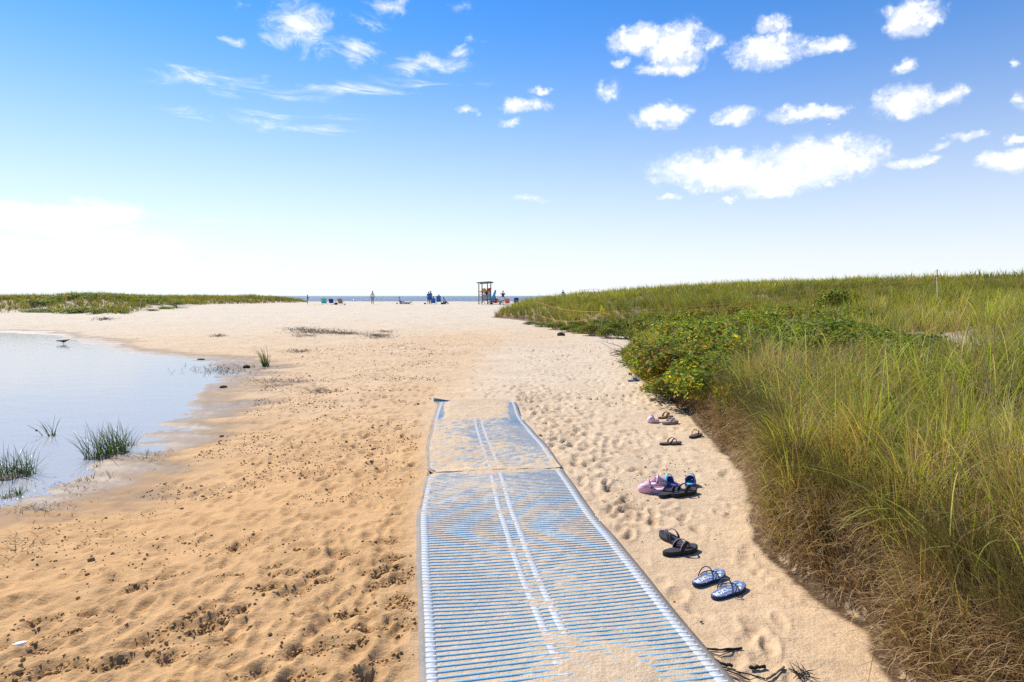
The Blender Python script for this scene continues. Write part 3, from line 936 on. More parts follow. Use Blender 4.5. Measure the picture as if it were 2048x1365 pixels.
BUSH_V = []
for k, pr in enumerate([(5, 5, 4, 3, 1.0, .8, 1), (4, 5, 5, 2, 2.6, 1.0, 1), (5, 4, 3, 5, .4, .8, 3), (3, 4, 5, 2, 4, 1.4, 1), (5, 5, 6, 3, 1.2, .2, 1), (3, 4, 4, 3, 1.4, 4.5, 1)]):
    parts = [leaves(760, (0, 0, .12), (.52, .52, .40), .036, pr), leaves(420, (0, 0, .10), (.58, .58, .46), .02, pr)]
    for q in range(5):
        a = random.uniform(0, 6.28)
        parts.append(leaves(230, (math.cos(a) * .38, math.sin(a) * .38, .18 + .15 * random.random()), (.22, .22, .22), .032, pr))
    V, Fc, C = join(parts)
    fo = np_mesh('foliage', V, Fc, C); fo.materials.append(M_LEAF)
    stm = stems_mesh(34, .58, .50, .007); stm.materials.append(M_TWIG)
    hb = MB()
    for q in range(9):
        a, e = random.uniform(0, 6.28), random.uniform(.3, 1.3)
        hb.ball((math.cos(a) * .53 * math.cos(e), math.sin(a) * .53 * math.cos(e), .14 + .42 * math.sin(e)), (.014, .014, .012), 1)
    hm = bpy.data.meshes.new('rose_hips'); hb.bm.to_mesh(hm); hb.bm.free()
    hm.materials.append(plain('rose_hip_red', (.42, .06, .02), .35, .2))
    BUSH_V.append((fo, stm, hm))
BUSH_LAB = ['low green rose bush', 'rose bush with yellowing leaves and hips', 'dark green rose bush', 'rose bush with golden leaves and hips', 'bright green rose bush', 'rose bush with rusty orange leaves']
M_FOL_L = leafy('shrub_leaf', .45, .6, (1.1, 1.1, .5), .15)
for i, (a, b, s) in enumerate(BUSH_PX):
    x, y, _ = THICKET[i]
    k = int(rng.choice(6, p=[.25, .12, .25, .07, .18, .13]))
    if a < 1290 and b < 675: k = 2
    root = empty('rose_bush', (x, y, zg(x, y) - .02), random.uniform(0, 6.28))
    root.scale = (s * random.uniform(1.15, 1.6), s * random.uniform(1.15, 1.6), s * random.uniform(.65, 1.35))
    link('foliage', BUSH_V[k][0], None, root); link('stems', BUSH_V[k][1], None, root)
    if k in (1, 3, 5): link('rose_hips', BUSH_V[k][2], None, root)['kind'] = 'stuff'
    zone = ('at the far tip of the right dune' if a < 1128 else 'between the two rope fence stakes' if a < 1192 and b < 672 else 'beside the yellow flag stake' if a < 1285 and b < 672 else 'at the sandy front of the thicket' if b > 722 else 'on the slope below the white stake' if a > 1610 else
            'at the left edge of the thicket' if a < 1345 else 'along the back of the thicket' if b < 652 else 'in the middle of the thicket' if a < 1470 else 'in the right part of the thicket')
    tag(root, BUSH_LAB[k] + ' ' + zone, 'bush', 'rose bushes on the dune edge')

# dark green shrubs on the far left dune
SHR = []
for k in range(3):
    V, Fc, C = join([leaves(1300, (0, 0, .1), (1.1, 1.1, .6), .06, (4, 4, 3, 2, .1, .1, 1), shell=.3)] + [leaves(150, (random.uniform(-.8, .8), random.uniform(-.8, .8), .3), (.5, .5, .4), .06, (4, 4, 3, 2, .1, .1, 1)) for q in range(3)])
    fo = np_mesh('foliage', V, Fc, C); fo.materials.append(M_FOL_L)
    stm = stems_mesh(9, .8, .6, .02); stm.materials.append(M_TWIG)
    SHR.append((fo, stm))
for i, (px, py, s) in enumerate([(70, 623, .9), (105, 622, 1.0), (140, 624, 1.1), (85, 612, 1.2), (170, 622, 1.1), (205, 624, .9), (240, 621, .6), (120, 608, 1.3), (160, 606, 1.4), (200, 608, 1.3), (235, 606, 1.2), (265, 612, .9),
                                 (290, 604, 1.2), (180, 596, 1.4), (225, 596, 1.3), (300, 597, 1.3), (330, 608, .8), (345, 600, 1.1), (243, 624, .55), (302, 620, .55), (262, 600, 1.2), (50, 606, 1.1)]):
    u = (px - CXP) / FPX
    g_ = G(px, max(py, 601) + 2)
    d = g_.y if py > 612 else 47 + (625 - py) * .55
    x, y = u * d, d
    root = empty('dune_shrub', (x, y, zg(x, y) - .05), random.uniform(0, 6.28)); root.scale = (s, s, s * .55)
    link('foliage', SHR[i % 3][0], None, root); link('stems', SHR[i % 3][1], None, root)
    zone = 'beside the orange sign' if abs(px - 131) < 36 else 'on the crest of the left dune' if py < 601 else 'at the sandy foot of the left dune' if py > 618 else 'on the right half of the left dune' if px > 190 else 'near the left picture edge'
    tag(root, ('small' if s < .8 else 'broad' if s > 1.15 else 'rounded') + ' dark green shrub ' + zone, 'shrub', 'shrubs on the left dune')


# ------------------------------------------------------------------ single plants
def tuft(name, x, y, n, rad, hgt, c_lo, c_hi, label, cat, wid=.004, wa=None, spread=.55, mound=None, z=None, group=None, dry=.05):
    root = empty(name, (x, y, zg(x, y) if z is None else z))
    a = rng.uniform(0, 6.28, n); q = rad * np.sqrt(rng.random(n))
    p = np.stack([np.cos(a) * q, np.sin(a) * q * .8, np.full(n, -.015)], -1)
    az = a + rng.normal(0, .6, n) if wa is None else np.where(rng.random(n) < .55, wa + rng.normal(0, .4, n), a + rng.normal(0, .5, n))
    c1 = np.array(c_lo) + (np.array(c_hi) - np.array(c_lo)) * rng.random((n, 1))
    c1 = np.where(rng.random((n, 1)) < dry, STRAW * .8, c1)
    V, Fc, C = blades(p, hgt * rng.uniform(.35, 1.35, n), wid * rng.uniform(.7, 1.3, n), az, np.abs(rng.normal(.05, .22, n)) + spread * q / rad * .6, rng.uniform(.1, 1.3, n), 5, c1 * .6, c1)
    link('blades', np_mesh('blades', V, Fc, C), M_MARSH, root)
    if mound:
        b = MB(); b.ball((0, 0, -.01), (rad * mound, rad * mound * .8, rad * .28 * mound), 3, None, .16)
        b.build('root_mound', M_MUD, root, smooth=True)
    tag(root, label, cat, group)
    return root


M_MARSH = leafy('marsh_blade', .3, .4, (1, 1.1, .6), .5)
M_MUD = plain('dark_mud', (.035, .028, .02), .7, .35, 50, .9, 60)
dk, lt = (.04, .085, .022), (.17, .24, .04)
for (px, py, n, rad, hg, lab, mound) in [
        (200, 918, 130, .13, .36, 'left half of the tall marsh grass clump at the water edge', 1.15), (236, 908, 150, .11, .34, 'right half of the tall marsh grass clump at the water edge', 1.1),
        (18, 968, 150, .16, .30, 'dark marsh grass clump cut by the left picture edge', 1.3), (52, 962, 60, .09, .28, 'small marsh grass clump beside the leftmost clump', 1.1),
        (106, 893, 26, .035, .26, 'sparse grass sprig standing in the lagoon water', 1.0), (24, 998, 110, .15, .10, 'low green grass patch on mud below the leftmost clump', .9),
        (262, 893, 30, .05, .14, 'short grass sprig at the right foot of the tall clump', 1.2), (294, 918, 10, .03, .09, 'tiny grass sprig on sand right of the tall clump', None),
        (195, 935, 6, .02, .10, 'single green shoot on mud below the tall clump', None), (176, 962, 14, .07, .07, 'flattened green shoots on the wet sand slope', None),
        (222, 957, 4, .015, .09, 'lone upright shoot on the wet sand slope', None), (531, 733, 60, .075, .42, 'upright green grass tuft alone on the mud flat', 1.3)]:
    g_ = G(px, py)
    zz = max(zg(g_.x, g_.y), LZ - .02)
    tuft('marsh_grass', g_.x, g_.y, n, rad, hg, dk, lt, lab, 'grass tuft', wid=.006 if py > 800 else .013, wa=2.6, mound=mound, z=zz, spread=.75 if py > 800 else .1)

b = MB(); g_ = G(86, 895)
b.tube([(0, 0, 0), (-.06, .02, .05), (-.16, .05, .09), (-.24, .07, .12)], [.004, .0035, .003, .001], 5)
b.ball((-.10, .03, .065), (.014, .012, .012), 2)
o = b.build('bent_reed', M_DEADWOOD); o.location = (g_.x, g_.y, LZ - .005)
tag(o, 'bent dark reed stem poking out of the lagoon', 'reed')


def goldenrod(px, py, hgt, n, label):
    g_ = G(px, py)
    root = empty('goldenrod', (g_.x, g_.y, zg(g_.x, g_.y) - .02), random.uniform(0, 6))
    sb = MB(); parts = []
    for k in range(n):
        a = random.uniform(0, 6.28); q = random.uniform(.02, .16)
        top = Vector((math.cos(a) * q * 1.7, math.sin(a) * q * 1.7, hgt * random.uniform(.6, 1.0)))
        bs = Vector((math.cos(a) * q * .6, math.sin(a) * q * .6, 0))
        sb.tube([bs, bs.lerp(top, .5) + Vector((0, 0, .03)), top], [.004, .0035, .002], 5)
        m = 46
        t = rng.uniform(.12, 1, m)
        p = np.array(bs) + (np.array(top) - np.array(bs)) * t[:, None]
        c1 = np.array([.24, .29, .03]) * rng.uniform(.7, 1.2, (m, 1))
        c1 = np.where((t > .86)[:, None], np.array([.55, .42, .03]), c1)
        parts.append(blades(p, rng.uniform(.05, .09, m) * (1.2 - .5 * t), np.full(m, .012), rng.uniform(0, 6.28, m), rng.uniform(.5, 1.1, m), rng.uniform(0, .6, m), 2, c1 * .8, c1))
    V, Fc, C = join(parts)
    link('leaves', np_mesh('leaves', V, Fc, C), M_GRASS, root)
    sb.build('stems', plain('green_stem', (.16, .17, .04), .7), root)
    tag(root, label, 'plant')


goldenrod(1330, 780, .34, 12, 'bright yellow green goldenrod below the rose bushes by the blue slide')
goldenrod(1403, 812, .36, 8, 'small goldenrod with yellow tips at the dune foot')
goldenrod(1452, 852, .42, 12, 'taller goldenrod at the dune edge above the brown flip flops')
goldenrod(1470, 838, .36, 9, 'goldenrod behind the taller goldenrod in the dry grass')
goldenrod(1296, 757, .22, 8, 'low goldenrod just right of the blue slide')


def branches(px, py, n, L, label, dirs):
    g_ = G(px, py)
    bb = MB()
    for k in range(n):
        a = R(random.uniform(*dirs)); l = L * random.uniform(.5, 1.1)
        p = Vector((random.uniform(-.25, .25), random.uniform(-.2, .2), random.uniform(.0, .12)))
        pts, q = [p.copy()], p.copy()
        el = random.uniform(.0, .5)
        for s_ in range(5):
            a += random.uniform(-.35, .35); el += random.uniform(-.3, .22)
            q = q + Vector((math.cos(a) * math.cos(el), math.sin(a) * math.cos(el), math.sin(el))) * l / 5
            q.z = max(q.z, .01)
            pts.append(q.copy())
        th = random.uniform(.006, .014)
        bb.tube(pts, [th, th * .95, th * .8, th * .65, th * .5, th * .25], 6)
        for t in range(2):
            i = random.randint(2, 4); q = pts[i]
            e = q + Vector((random.uniform(-.12, .12), random.uniform(-.12, .12), random.uniform(0, .12)))
            bb.tube([q, q.lerp(e, .5) + Vector((0, 0, .015)), e], [th * .45, th * .35, th * .15], 5)
    ob = bb.build('dead_branch', M_DEADWOOD, smooth=True)
    ob.location = (g_.x, g_.y, zg(g_.x, g_.y) + .01)
    tag(ob, label, 'dead branches')


branches(1272, 716, 16, .75, 'grey bare branches reaching out of the bushes over the sand', (140, 230))
branches(1295, 735, 18, .65, 'tangle of dead branches under the rose bushes', (150, 240))
branches(1385, 810, 10, .4, 'low dead twigs at the dune foot above the pink clog', (150, 230))

# ------------------------------------------------------------------ roll-out beach access mat in two lengths
def mat_mat():
    if 'mat_weave' in _mats: return _mats['mat_weave']
    m = vcol('mat_weave', .92, .08, .12)
    T = m.node_tree
    H = NT.__new__(NT); H.nt = T
    b = [n for n in T.nodes if n.type == 'BSDF_PRINCIPLED'][0]
    src = b.inputs['Base Color'].links[0].from_socket
    pos = H.n('ShaderNodeNewGeometry').outputs['Position']
    dust = H.math('MULTIPLY', H.smooth(H.noise(pos, 7.0, 5, .65), .35, .75), H.smooth(H.noise(pos, 190.0, 3, .7), .38, .6))
    H.link(H.mix(H.math('MULTIPLY', dust, .5), src, (.58, .45, .31)), b.inputs['Base Color'])
    return m


MAT_BLUE, MAT_WHITE, MAT_GREY, MAT_UNDER = np.array([.20, .44, .60]), np.array([.54, .58, .60]), np.array([.27, .255, .235]), np.array([.13, .20, .27])


def mat_frame(y):
    """centre point, unit along, unit across"""
    c = np.array([mat_c(y), y]); t = np.array([mat_c(y + .15) - mat_c(y - .15), .30]); t /= np.linalg.norm(t)
    return c, t, np.array([t[1], -t[0]])


def mat_wave(u, y):
    return .006 * fbm(u * 2.0 + 3, y * 1.5, 201, 2) + .004 * np.sin(y * 5.2 + u * 2) + .007 * np.sin(y * 2.1 + .8 * u + 1.0) * S(.2, .6, np.abs(u))


def stripe_col(u, rail):
    a = np.abs(u)
    e = MAT_W / 2
    c = np.tile(MAT_BLUE, (len(u), 1))
    c[(a > .022) & (a < .062)] = MAT_WHITE
    c[(a > e - .075) & (a < e - .030)] = MAT_WHITE
    c[a >= e - .030] = MAT_GREY
    return c


def access_mat(y0, y1, dx, label, pitch=.037, skew=0.0):
    root = empty('access_mat', (float(mat_c(y0)) + dx, y0, z1(float(mat_c(y0)), y0)))
    ox, oy, oz = root.location
    us = np.unique(np.concatenate([np.linspace(-MAT_W / 2, MAT_W / 2, 27), [-.063, -.061, -.023, -.021, .021, .023, .061, .063], [s * (MAT_W / 2 - q) for s in (-1, 1) for q in (.029, .031, .074, .076)]]))

    def pt(u, y):
        c, t, n = mat_frame(y)
        u = u * float(np.interp(y, [2.5, 4.5, 5.5, 6.5, 7.5, 9.05], [1.0, 1.0, .97, .96, .91, .885])) * (1 + .035 * vnoise(np.full(len(u), y * 1.1), np.sign(u) * 3.0, 203)) * np.where(u < 0, 1 - .085 * math.exp(-((y - 5.5) / .09) ** 2), 1)
        p = c[None] + n[None] * u[:, None]
        z = zt(p[:, 0], p[:, 1]) + .009 + mat_wave(u, y) + (.001 if y0 > 5 else 0)
        return np.column_stack([p[:, 0] + dx - ox, p[:, 1] + skew * u - oy, z - oz])
    # woven base sheet
    ys = np.arange(y0, y1 + .001, .06)
    g = np.concatenate([pt(us, yy) for yy in ys])
    nu = len(us)
    idx = np.arange(len(ys))[:, None] * nu + np.arange(nu)[None]
    Fq = np.stack([idx[:-1, :-1], idx[:-1, 1:], idx[1:, 1:], idx[1:, :-1]], -1).reshape(-1, 4)
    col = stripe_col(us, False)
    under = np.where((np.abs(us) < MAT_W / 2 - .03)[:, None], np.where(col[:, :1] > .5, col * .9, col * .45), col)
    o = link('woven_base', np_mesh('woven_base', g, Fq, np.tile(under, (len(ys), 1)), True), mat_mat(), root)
    md = o.modifiers.new('s', 'SOLIDIFY'); md.thickness = .004
    # woven white lines
    for a, b in ((-.062, -.022), (.022, .062), (-MAT_W / 2 + .031, -MAT_W / 2 + .075), (MAT_W / 2 - .075, MAT_W / 2 - .031)):
        uu = np.array([a, a, (a + b) / 2, b, b])
        g2 = np.concatenate([pt(uu, yy) + np.array([[0, 0, .001], [0, 0, .0043], [0, 0, .0046], [0, 0, .0043], [0, 0, .001]]) for yy in ys])
        ix = np.arange(len(ys))[:, None] * 5 + np.arange(5)[None]
        link('white_line', np_mesh('white_line', g2, np.stack([ix[:-1, :-1], ix[:-1, 1:], ix[1:, 1:], ix[1:, :-1]], -1).reshape(-1, 4), np.tile(MAT_WHITE * .93, (len(g2), 1)), True), mat_mat(), root)
    # raised cross ridges
    ui = us[np.abs(us) <= MAT_W / 2 - .029]
    ci = stripe_col(ui, True)
    for k, yc in enumerate(np.arange(y0 + .02, y1 - .01, pitch)):
        hw = .0085
        rows = []
        for dy, dz in ((-hw, .0003), (-hw * .7, .0052), (0, .0066), (hw * .7, .0052), (hw, .0003)):
            q = pt(ui, yc + dy); q[:, 2] += dz
            rows.append(q)
        V = np.concatenate(rows); m = len(ui)
        ix = np.arange(5)[:, None] * m + np.arange(m)[None]
        Fr = np.stack([ix[:-1, :-1], ix[:-1, 1:], ix[1:, 1:], ix[1:, :-1]], -1).reshape(-1, 4)
        link('ridge', np_mesh('ridge', V, Fr, np.tile(ci, (5, 1)), True), mat_mat(), root)
    tag(root, label, 'mat')
    return root, pt


near_mat, near_pt = access_mat(1.7, 5.50, 0.0, 'blue striped roll-out access mat in the foreground with white centre lines')
far_mat, far_pt = access_mat(5.485, 9.05, .012, 'far length of blue access mat half buried in sand')

# curled up far corner of the buried mat
bb = MB()
cx, cy = mat_c(9.05) - MAT_W / 2, 9.12
rows = []
for i in range(9):
    t = i / 8
    rows.append([(cx + .34 * t, cy - .02 + .02 * math.sin(a) + .03 * t, .012 + (1 - t) ** 1.3 * (.05 * (1 - math.cos(a)) * .55)) for a in np.linspace(0, 3.6, 9)])
bb.strip(rows)
cc = bb.build('curled_corner', plain('mat_blue_worn', (.16, .30, .46), .6, .2, 60, .3, 200), None, True, solid=.004)
cc.location = (0, 0, z1(cx, cy))
cc.parent = far_mat
cc.matrix_parent_inverse = Matrix.Translation(far_mat.location).inverted()


def sand_on_mat(y0, y1, pt_off, label, fill):
    """loose sand lying between and over the ridges"""
    us = np.linspace(-MAT_W / 2 + .028, MAT_W / 2 - .028, 84)
    ys = np.arange(y0, y1, .022)
    rows = []
    for yy in ys:
        q = pt_off(us, yy)
        q[:, 2] += fill(us, np.full(len(us), yy))
        rows.append(q)
    V = np.concatenate(rows); nu = len(us)
    idx = np.arange(len(ys))[:, None] * nu + np.arange(nu)[None]
    Fq = np.stack([idx[:-1, :-1], idx[:-1, 1:], idx[1:, 1:], idx[1:, :-1]], -1).reshape(-1, 4)
    n = len(V)
    o = link('sand_drift', np_mesh('sand_drift', V, Fq, smooth=True, attrs={'ochre': np.full(n, .12), 'wet': np.zeros(n), 'far': np.full(n, .12), 'damp': np.zeros(n)}), M_SAND)
    tag(o, label, 'sand', kind='structure')
    return o


def fill_near(u, y):
    f = .0036 + .0018 * fbm(u * 5, y * 5, 211, 3) + .0018 * fbm(u * 1.3, y * 1.1, 213, 2) + .0036 * fbm(u * 22, y * 30, 215, 2)
    f += .0045 * np.exp(-((u - .15) / .28) ** 2 - ((y - 2.5) / .22) ** 2) - .0015 * S(.1, .5, np.abs(u - .1)) + .003 * S(4.2, 5.5, y) * S(.25, -.35, u)
    f = f + .009 * np.exp(-((y - 5.50) / .07) ** 2) * (.8 + .9 * fbm(u * 3, y, 227, 2))
    return np.clip(f, .0022, .0165)


def fill_far(u, y):
    t = (y - 5.5) / 3.6
    u = np.asarray(u)
    f = .0047 + .0022 * fbm(u * 5, y * 3, 221, 3) + .0025 * fbm(u * 1.5, y * .8, 223, 2) + .0055 * fbm(u * 16, y * 30, 225, 3, .7) + .009 * np.exp(-((y - 5.50) / .07) ** 2) * (.8 + .9 * fbm(u * 3, y, 227, 2))
    f += .012 * S(.45, .95, t - .25 * np.abs(u)) - .004 * S(.15, .55, u) * (1 - S(.75, 1.0, t) * .3) * S(.1, .35, t) + .003 * S(.0, -.5, u)
    f -= .016 * S(.42, .56, -u) * S(.55, .8, t) + .012 * S(.40, .56, u) * S(.5, .8, t)
    f += .014 * S(.86, 1.0, t) * (1 - S(.25, .5, np.abs(u)))
    return np.maximum(np.maximum(f, .003), .003)


o = sand_on_mat(1.72, 5.525, near_pt, 'loose sand between the ridges of the near access mat', fill_near); o.location = near_mat.location
o = sand_on_mat(5.475, 9.04, far_pt, 'pale sand drifted over the far length of access mat', fill_far); o.location = far_mat.location


# ------------------------------------------------------------------ sand clods, litter, wrack
def pebbly(name, pts, size, col, label, cat, mat, squash=.7):
    """many small lumps in one mesh"""
    me0 = bmesh.new(); bmesh.ops.create_icosphere(me0, subdivisions=1, radius=1.0)
    V0 = np.array([v.co[:] for v in me0.verts]); F0 = np.array([[v.index for v in f.verts] for f in me0.faces]); me0.free()
    n = len(pts)
    j = 1 + rng.uniform(-.3, .3, (n, len(V0), 1))
    ax = rng.uniform(.7, 1.3, (n, 1, 3)); ax[:, :, 2] *= squash
    V = V0[None] * j * ax * size[:, None, None] + pts[:, None, :]
    Fc = (np.arange(n)[:, None, None] * len(V0) + F0[None]).reshape(-1, 3)
    o = link(name, np_mesh(name, V.reshape(-1, 3), Fc, np.repeat(col, len(V0), 0)), mat)
    tag(o, label, cat, kind='stuff')
    return o


M_CLOD = vcol('sand_clod', .95, .1, .3)
cp, cs, cc_ = [], [], []
for (x, y, L) in CLOD_SPOTS:
    n = int(rng.uniform(25, 62))
    a = rng.normal(.35, .2); u, v = rng.normal(0, .5 * L, n), rng.normal(0, .26 * L, n)
    cp.append(np.stack([x + u * math.cos(a) - v * math.sin(a), y + u * math.sin(a) + v * math.cos(a)], -1)); cs.append(rng.lognormal(math.log(.0050), .4, n))
for (n, xr, yr) in [(5200, (-4.5, -.75), (2.3, 7.5)), (6500, (-5.5, -.9), (7.5, 20)), (700, (.2, 3), (8, 18)), (90, (.6, 2.2), (3, 9)), (1500, (-.2, 1.6), (4.2, 10)), (5000, (-4.5, -.8), (4.5, 12))]:
    x, y = rng.uniform(*xr, n), rng.uniform(*yr, n)
    k = (fbm(x * 1.4, y * 2.5, 231, 3) + .10 * (x < -2) > rng.uniform(.0, .35, n)) & (np.abs(x - mat_c(y)) > MAT_W / 2 + .02) & (-poly_sd(x, y, LAGOON) > .9) & (poly_sd(x, y, DUNE_R) < -.1)
    cp.append(np.stack([x[k], y[k]], -1)); cs.append(rng.lognormal(math.log(.0040), .4, k.sum()) * (1 + .07 * y[k]))
cp, cs = np.concatenate(cp), np.concatenate(cs)
ok = np.abs(cp[:, 0] - mat_c(cp[:, 1])) > MAT_W / 2 + .012
cp, cs = cp[ok], cs[ok]
cz = zgv(cp[:, 0], cp[:, 1])
pebbly('sand_clods', np.column_stack([cp, cz + cs * .25]), cs, np.array([.48, .285, .115]) * rng.uniform(.6, 1.25, (len(cp), 1)), 'crumbled clods of damp ochre sand around footprints left of the mat', 'sand clods', M_CLOD)

M_LITTER = vcol('plant_litter', .9, .1, .2)
n = 1500
x, y = scatter(n, 2.3, 14, .1, .6)
sdv = poly_sd(x, y, DUNE_R)
k = (sdv < -.02) & (sdv > -1.6) & (rng.random(n) < np.exp(sdv * 1.6)) & (np.abs(x - mat_c(y)) > MAT_W / 2 + .03)
x, y = x[k], y[k]; n = len(x)
c = np.array([.11, .075, .045]) * rng.uniform(.5, 2.6, (n, 1))
V, Fc, C = blades(np.stack([x, y, zgv(x, y) + .004], -1), rng.uniform(.015, .07, n), .0025 + .0005 * y, rng.uniform(0, 6.28, n), np.full(n, 1.45), rng.uniform(0, .25, n), 3, c, c)
tag(link('plant_litter', np_mesh('plant_litter', V, Fc, C), M_LITTER), 'scattered dry stalks and leaf bits on the sand below the dune', 'litter', kind='stuff')

M_WEED = vcol('dry_seaweed', .9, .15, .3)
wp = []
for (px, py, rx, ry, m) in [(640, 662, 50, 4, 420), (690, 666, 40, 3, 260), (755, 671, 28, 4, 260), (600, 658, 30, 3, 130), (610, 672, 22, 2, 90), (770, 663, 16, 1.5, 60), (210, 641, 18, 1.6, 90),
                            (438, 671, 14, 1.6, 60), (640, 784, 30, 5, 120), (250, 632, 10, 1, 30), (145, 629, 20, 1, 40), (450, 735, 60, 9, 260), (600, 706, 26, 3, 110), (560, 760, 60, 8, 160),
                            (300, 905, 40, 12, 50), (150, 965, 60, 20, 60), (80, 1010, 60, 18, 70), (40, 1085, 60, 30, 50), (860, 690, 120, 20, 90), (1130, 700, 120, 40, 80)]:
    for q in range(int(m * 1.7)):
        a, b = random.gauss(px, rx * .6), random.gauss(py, ry * .6)
        if b > HYP + 20: wp.append(P(a, b, .08 if py < 700 else -.05))
wp = np.array(wp)
zz = zgv(wp[:, 0], wp[:, 1])
n = len(wp)
dd = np.hypot(wp[:, 0], wp[:, 1])
c = np.array([.035, .028, .024]) * rng.uniform(.5, 2.2, (n, 1))
V, Fc, C = blades(np.column_stack([wp, np.maximum(zz, LZ) + .006]), rng.uniform(.05, .22, n) * (.10 + .045 * dd), .002 + .0006 * dd, rng.uniform(0, 6.28, n), np.full(n, 1.3), rng.uniform(-.4, .3, n), 3, c, c)
tag(link('seaweed_wrack', np_mesh('seaweed_wrack', V, Fc, C), M_WEED), 'dark dried seaweed strewn in patches across the flat sand', 'seaweed', kind='stuff')

M_PEAT = plain('peat_lump', (.055, .036, .022), .9, .4, 30, 1.0, 40)


def lump(px, py, sx, sy, sz, label, name='peat_lump'):
    g_ = G(px, py)
    bb = MB()
    bb.ball((0, 0, sz * .35), (sx, sy, sz), 3, None, .10)
    bb.ball((sx * .35, -.02, sz * .2), (sx * .55, sy * .7, sz * .6), 3, None, .14)
    o = bb.build(name, M_PEAT, smooth=False)
    o.location = (g_.x, g_.y, max(zg(g_.x, g_.y), LZ))
    tag(o, label, 'peat lump')


lump(1122, 672, .15, .11, .10, 'dark brown peat lump on pale sand before the dune grass')
lump(493, 737, .085, .07, .055, 'rounded dark peat lump on the mud flat left of the tuft')
lump(447, 776, .07, .05, .03, 'flat dark lump at the edge of the mud flat puddles')
lump(402, 720, .10, .05, .025, 'flat dark seaweed lump at the tip of the lagoon')
lump(62, 625, .35, .25, .14, 'dark lump at the foot of the left dune')

# driftwood and twigs at the lower right of the mat
def stick(pts, r, label, name='driftwood_stick', mat=None):
    P0 = [Vector((*P(a, b), 0)) for a, b in pts]
    o0 = P0[0].copy()
    bb = MB()
    L = [Vector((p.x - o0.x, p.y - o0.y, zg(p.x, p.y) + r * .7 + .002)) for p in P0]
    full = []
    for a, b in zip(L, L[1:]):
        for t in (0, .33, .66):
            q = a.lerp(b, t); q += Vector((random.uniform(-1, 1), random.uniform(-1, 1), random.uniform(0, 1))) * r * .5
            full.append(q)
    full.append(L[-1])
    r *= .72
    bb.tube(full, [r * random.uniform(.75, 1.15) for _ in full], 7)
    o = bb.build(name, mat or M_BLACKWOOD, smooth=True)
    o.location = (o0.x, o0.y, 0)
    tag(o, label, 'stick')


M_BLACKWOOD = plain('charred_wood', (.028, .023, .022), .85, .5, 60, .8, 120)
M_GREYWOOD = plain('grey_wood', (.20, .165, .13), .9, .4, 60, .7, 120)
stick([(1412, 1302), (1440, 1306), (1484, 1303)], .007, 'straight black stick nearest the mat edge')
stick([(1418, 1308), (1440, 1316), (1466, 1306)], .003, 'thin twig curving under the black stick')
stick([(1498, 1343), (1514, 1341), (1530, 1338)], .010, 'short thick charred stick at the bottom')
stick([(1532, 1364), (1552, 1352), (1568, 1338)], .007, 'leaning grey driftwood stick at the bottom', mat=M_GREYWOOD)
stick([(1431, 1328), (1445, 1334), (1465, 1336)], .009, 'dark stubby stick against the mat edge')
stick([(1455, 1342), (1480, 1350), (1510, 1356), (1530, 1362)], .0045, 'long thin twig trailing along the sand')
stick([(1440, 1340), (1470, 1353), (1500, 1360)], .0045, 'thin twig beside the trailing twig')
stick([(1450, 1352), (1475, 1362), (1500, 1372)], .005, 'pale twig at the very bottom', mat=M_GREYWOOD)
stick([(1400, 1247), (1404, 1246)], .005, 'tiny dark stick on the sand beside the mat')
stick([(1498, 1030), (1502, 1040), (1500, 1048)], .0025, 'thin hooked rootlet near the dune foot')
bb = MB(); g_ = P(1602, 1352)
for k in range(26):
    a = random.uniform(0, 6.28); l = random.uniform(.02, .06)
    p = Vector((random.uniform(-.03, .03), random.uniform(-.02, .02), random.uniform(.004, .02)))
    bb.tube([p, p + Vector((math.cos(a) * l, math.sin(a) * l, random.uniform(-.004, .02)))], [.0025, .001], 4)
o = bb.build('twig_bundle', M_BLACKWOOD); o.location = (g_[0], g_[1], zg(*g_))
tag(o, 'small dark bundle of twigs at the bottom right of the sand', 'twigs')

g_ = P(40, 1290)
bb = MB(); bb.ball((0, 0, 0), (.027, .014, .007), 3)
o = bb.build('shell', plain('white_shell', (.82, .80, .76), .4, .05), smooth=True); o.location = (g_[0], g_[1], zg(*g_) + .006); o.rotation_euler = (0.1, 0, .5)
tag(o, 'small white shell on the ochre sand at far left', 'shell')

# ------------------------------------------------------------------ footwear
def outline(L, W, heel=.74, waist=.66, n=40):
    """sole outline, toe towards +x, origin in the middle"""
    xs = np.linspace(-1, 1, n)
    def half(t):
        base = math.sqrt(max(0, 1 - abs(t) ** 3.2))
        k = heel + (1 - heel) * float(S(-.7, .45, t)) - (heel - waist) * math.exp(-((t + .18) / .32) ** 2)
        return base * k * W / 2
    return [(t * L / 2, -half(t)) for t in xs] + [(t * L / 2, half(t)) for t in xs[::-1][1:-1]]


def scaled(ol, s):
    return [(x * s, y * s) for x, y in ol]


def shoe_root(key, name, label, group=None, dz=0.0, tilt=(0, 0)):
    px, py, hd, L = SHOES[key]
    v = SHOE_AT[key]
    root = empty(name, (v.x, v.y, zg(v.x, v.y) + dz))
    root.rotation_euler = (R(tilt[0]), R(tilt[1]), R(hd))
    tag(root, label, 'footwear', group)
    return root, L


def toe_z(L, up=.012, h=0.0):
    return lambda x: h + up * max(0, (x / (L / 2) - .45) / .55) ** 2 + .004 * max(0, (-x / (L / 2) - .6) / .4) ** 2


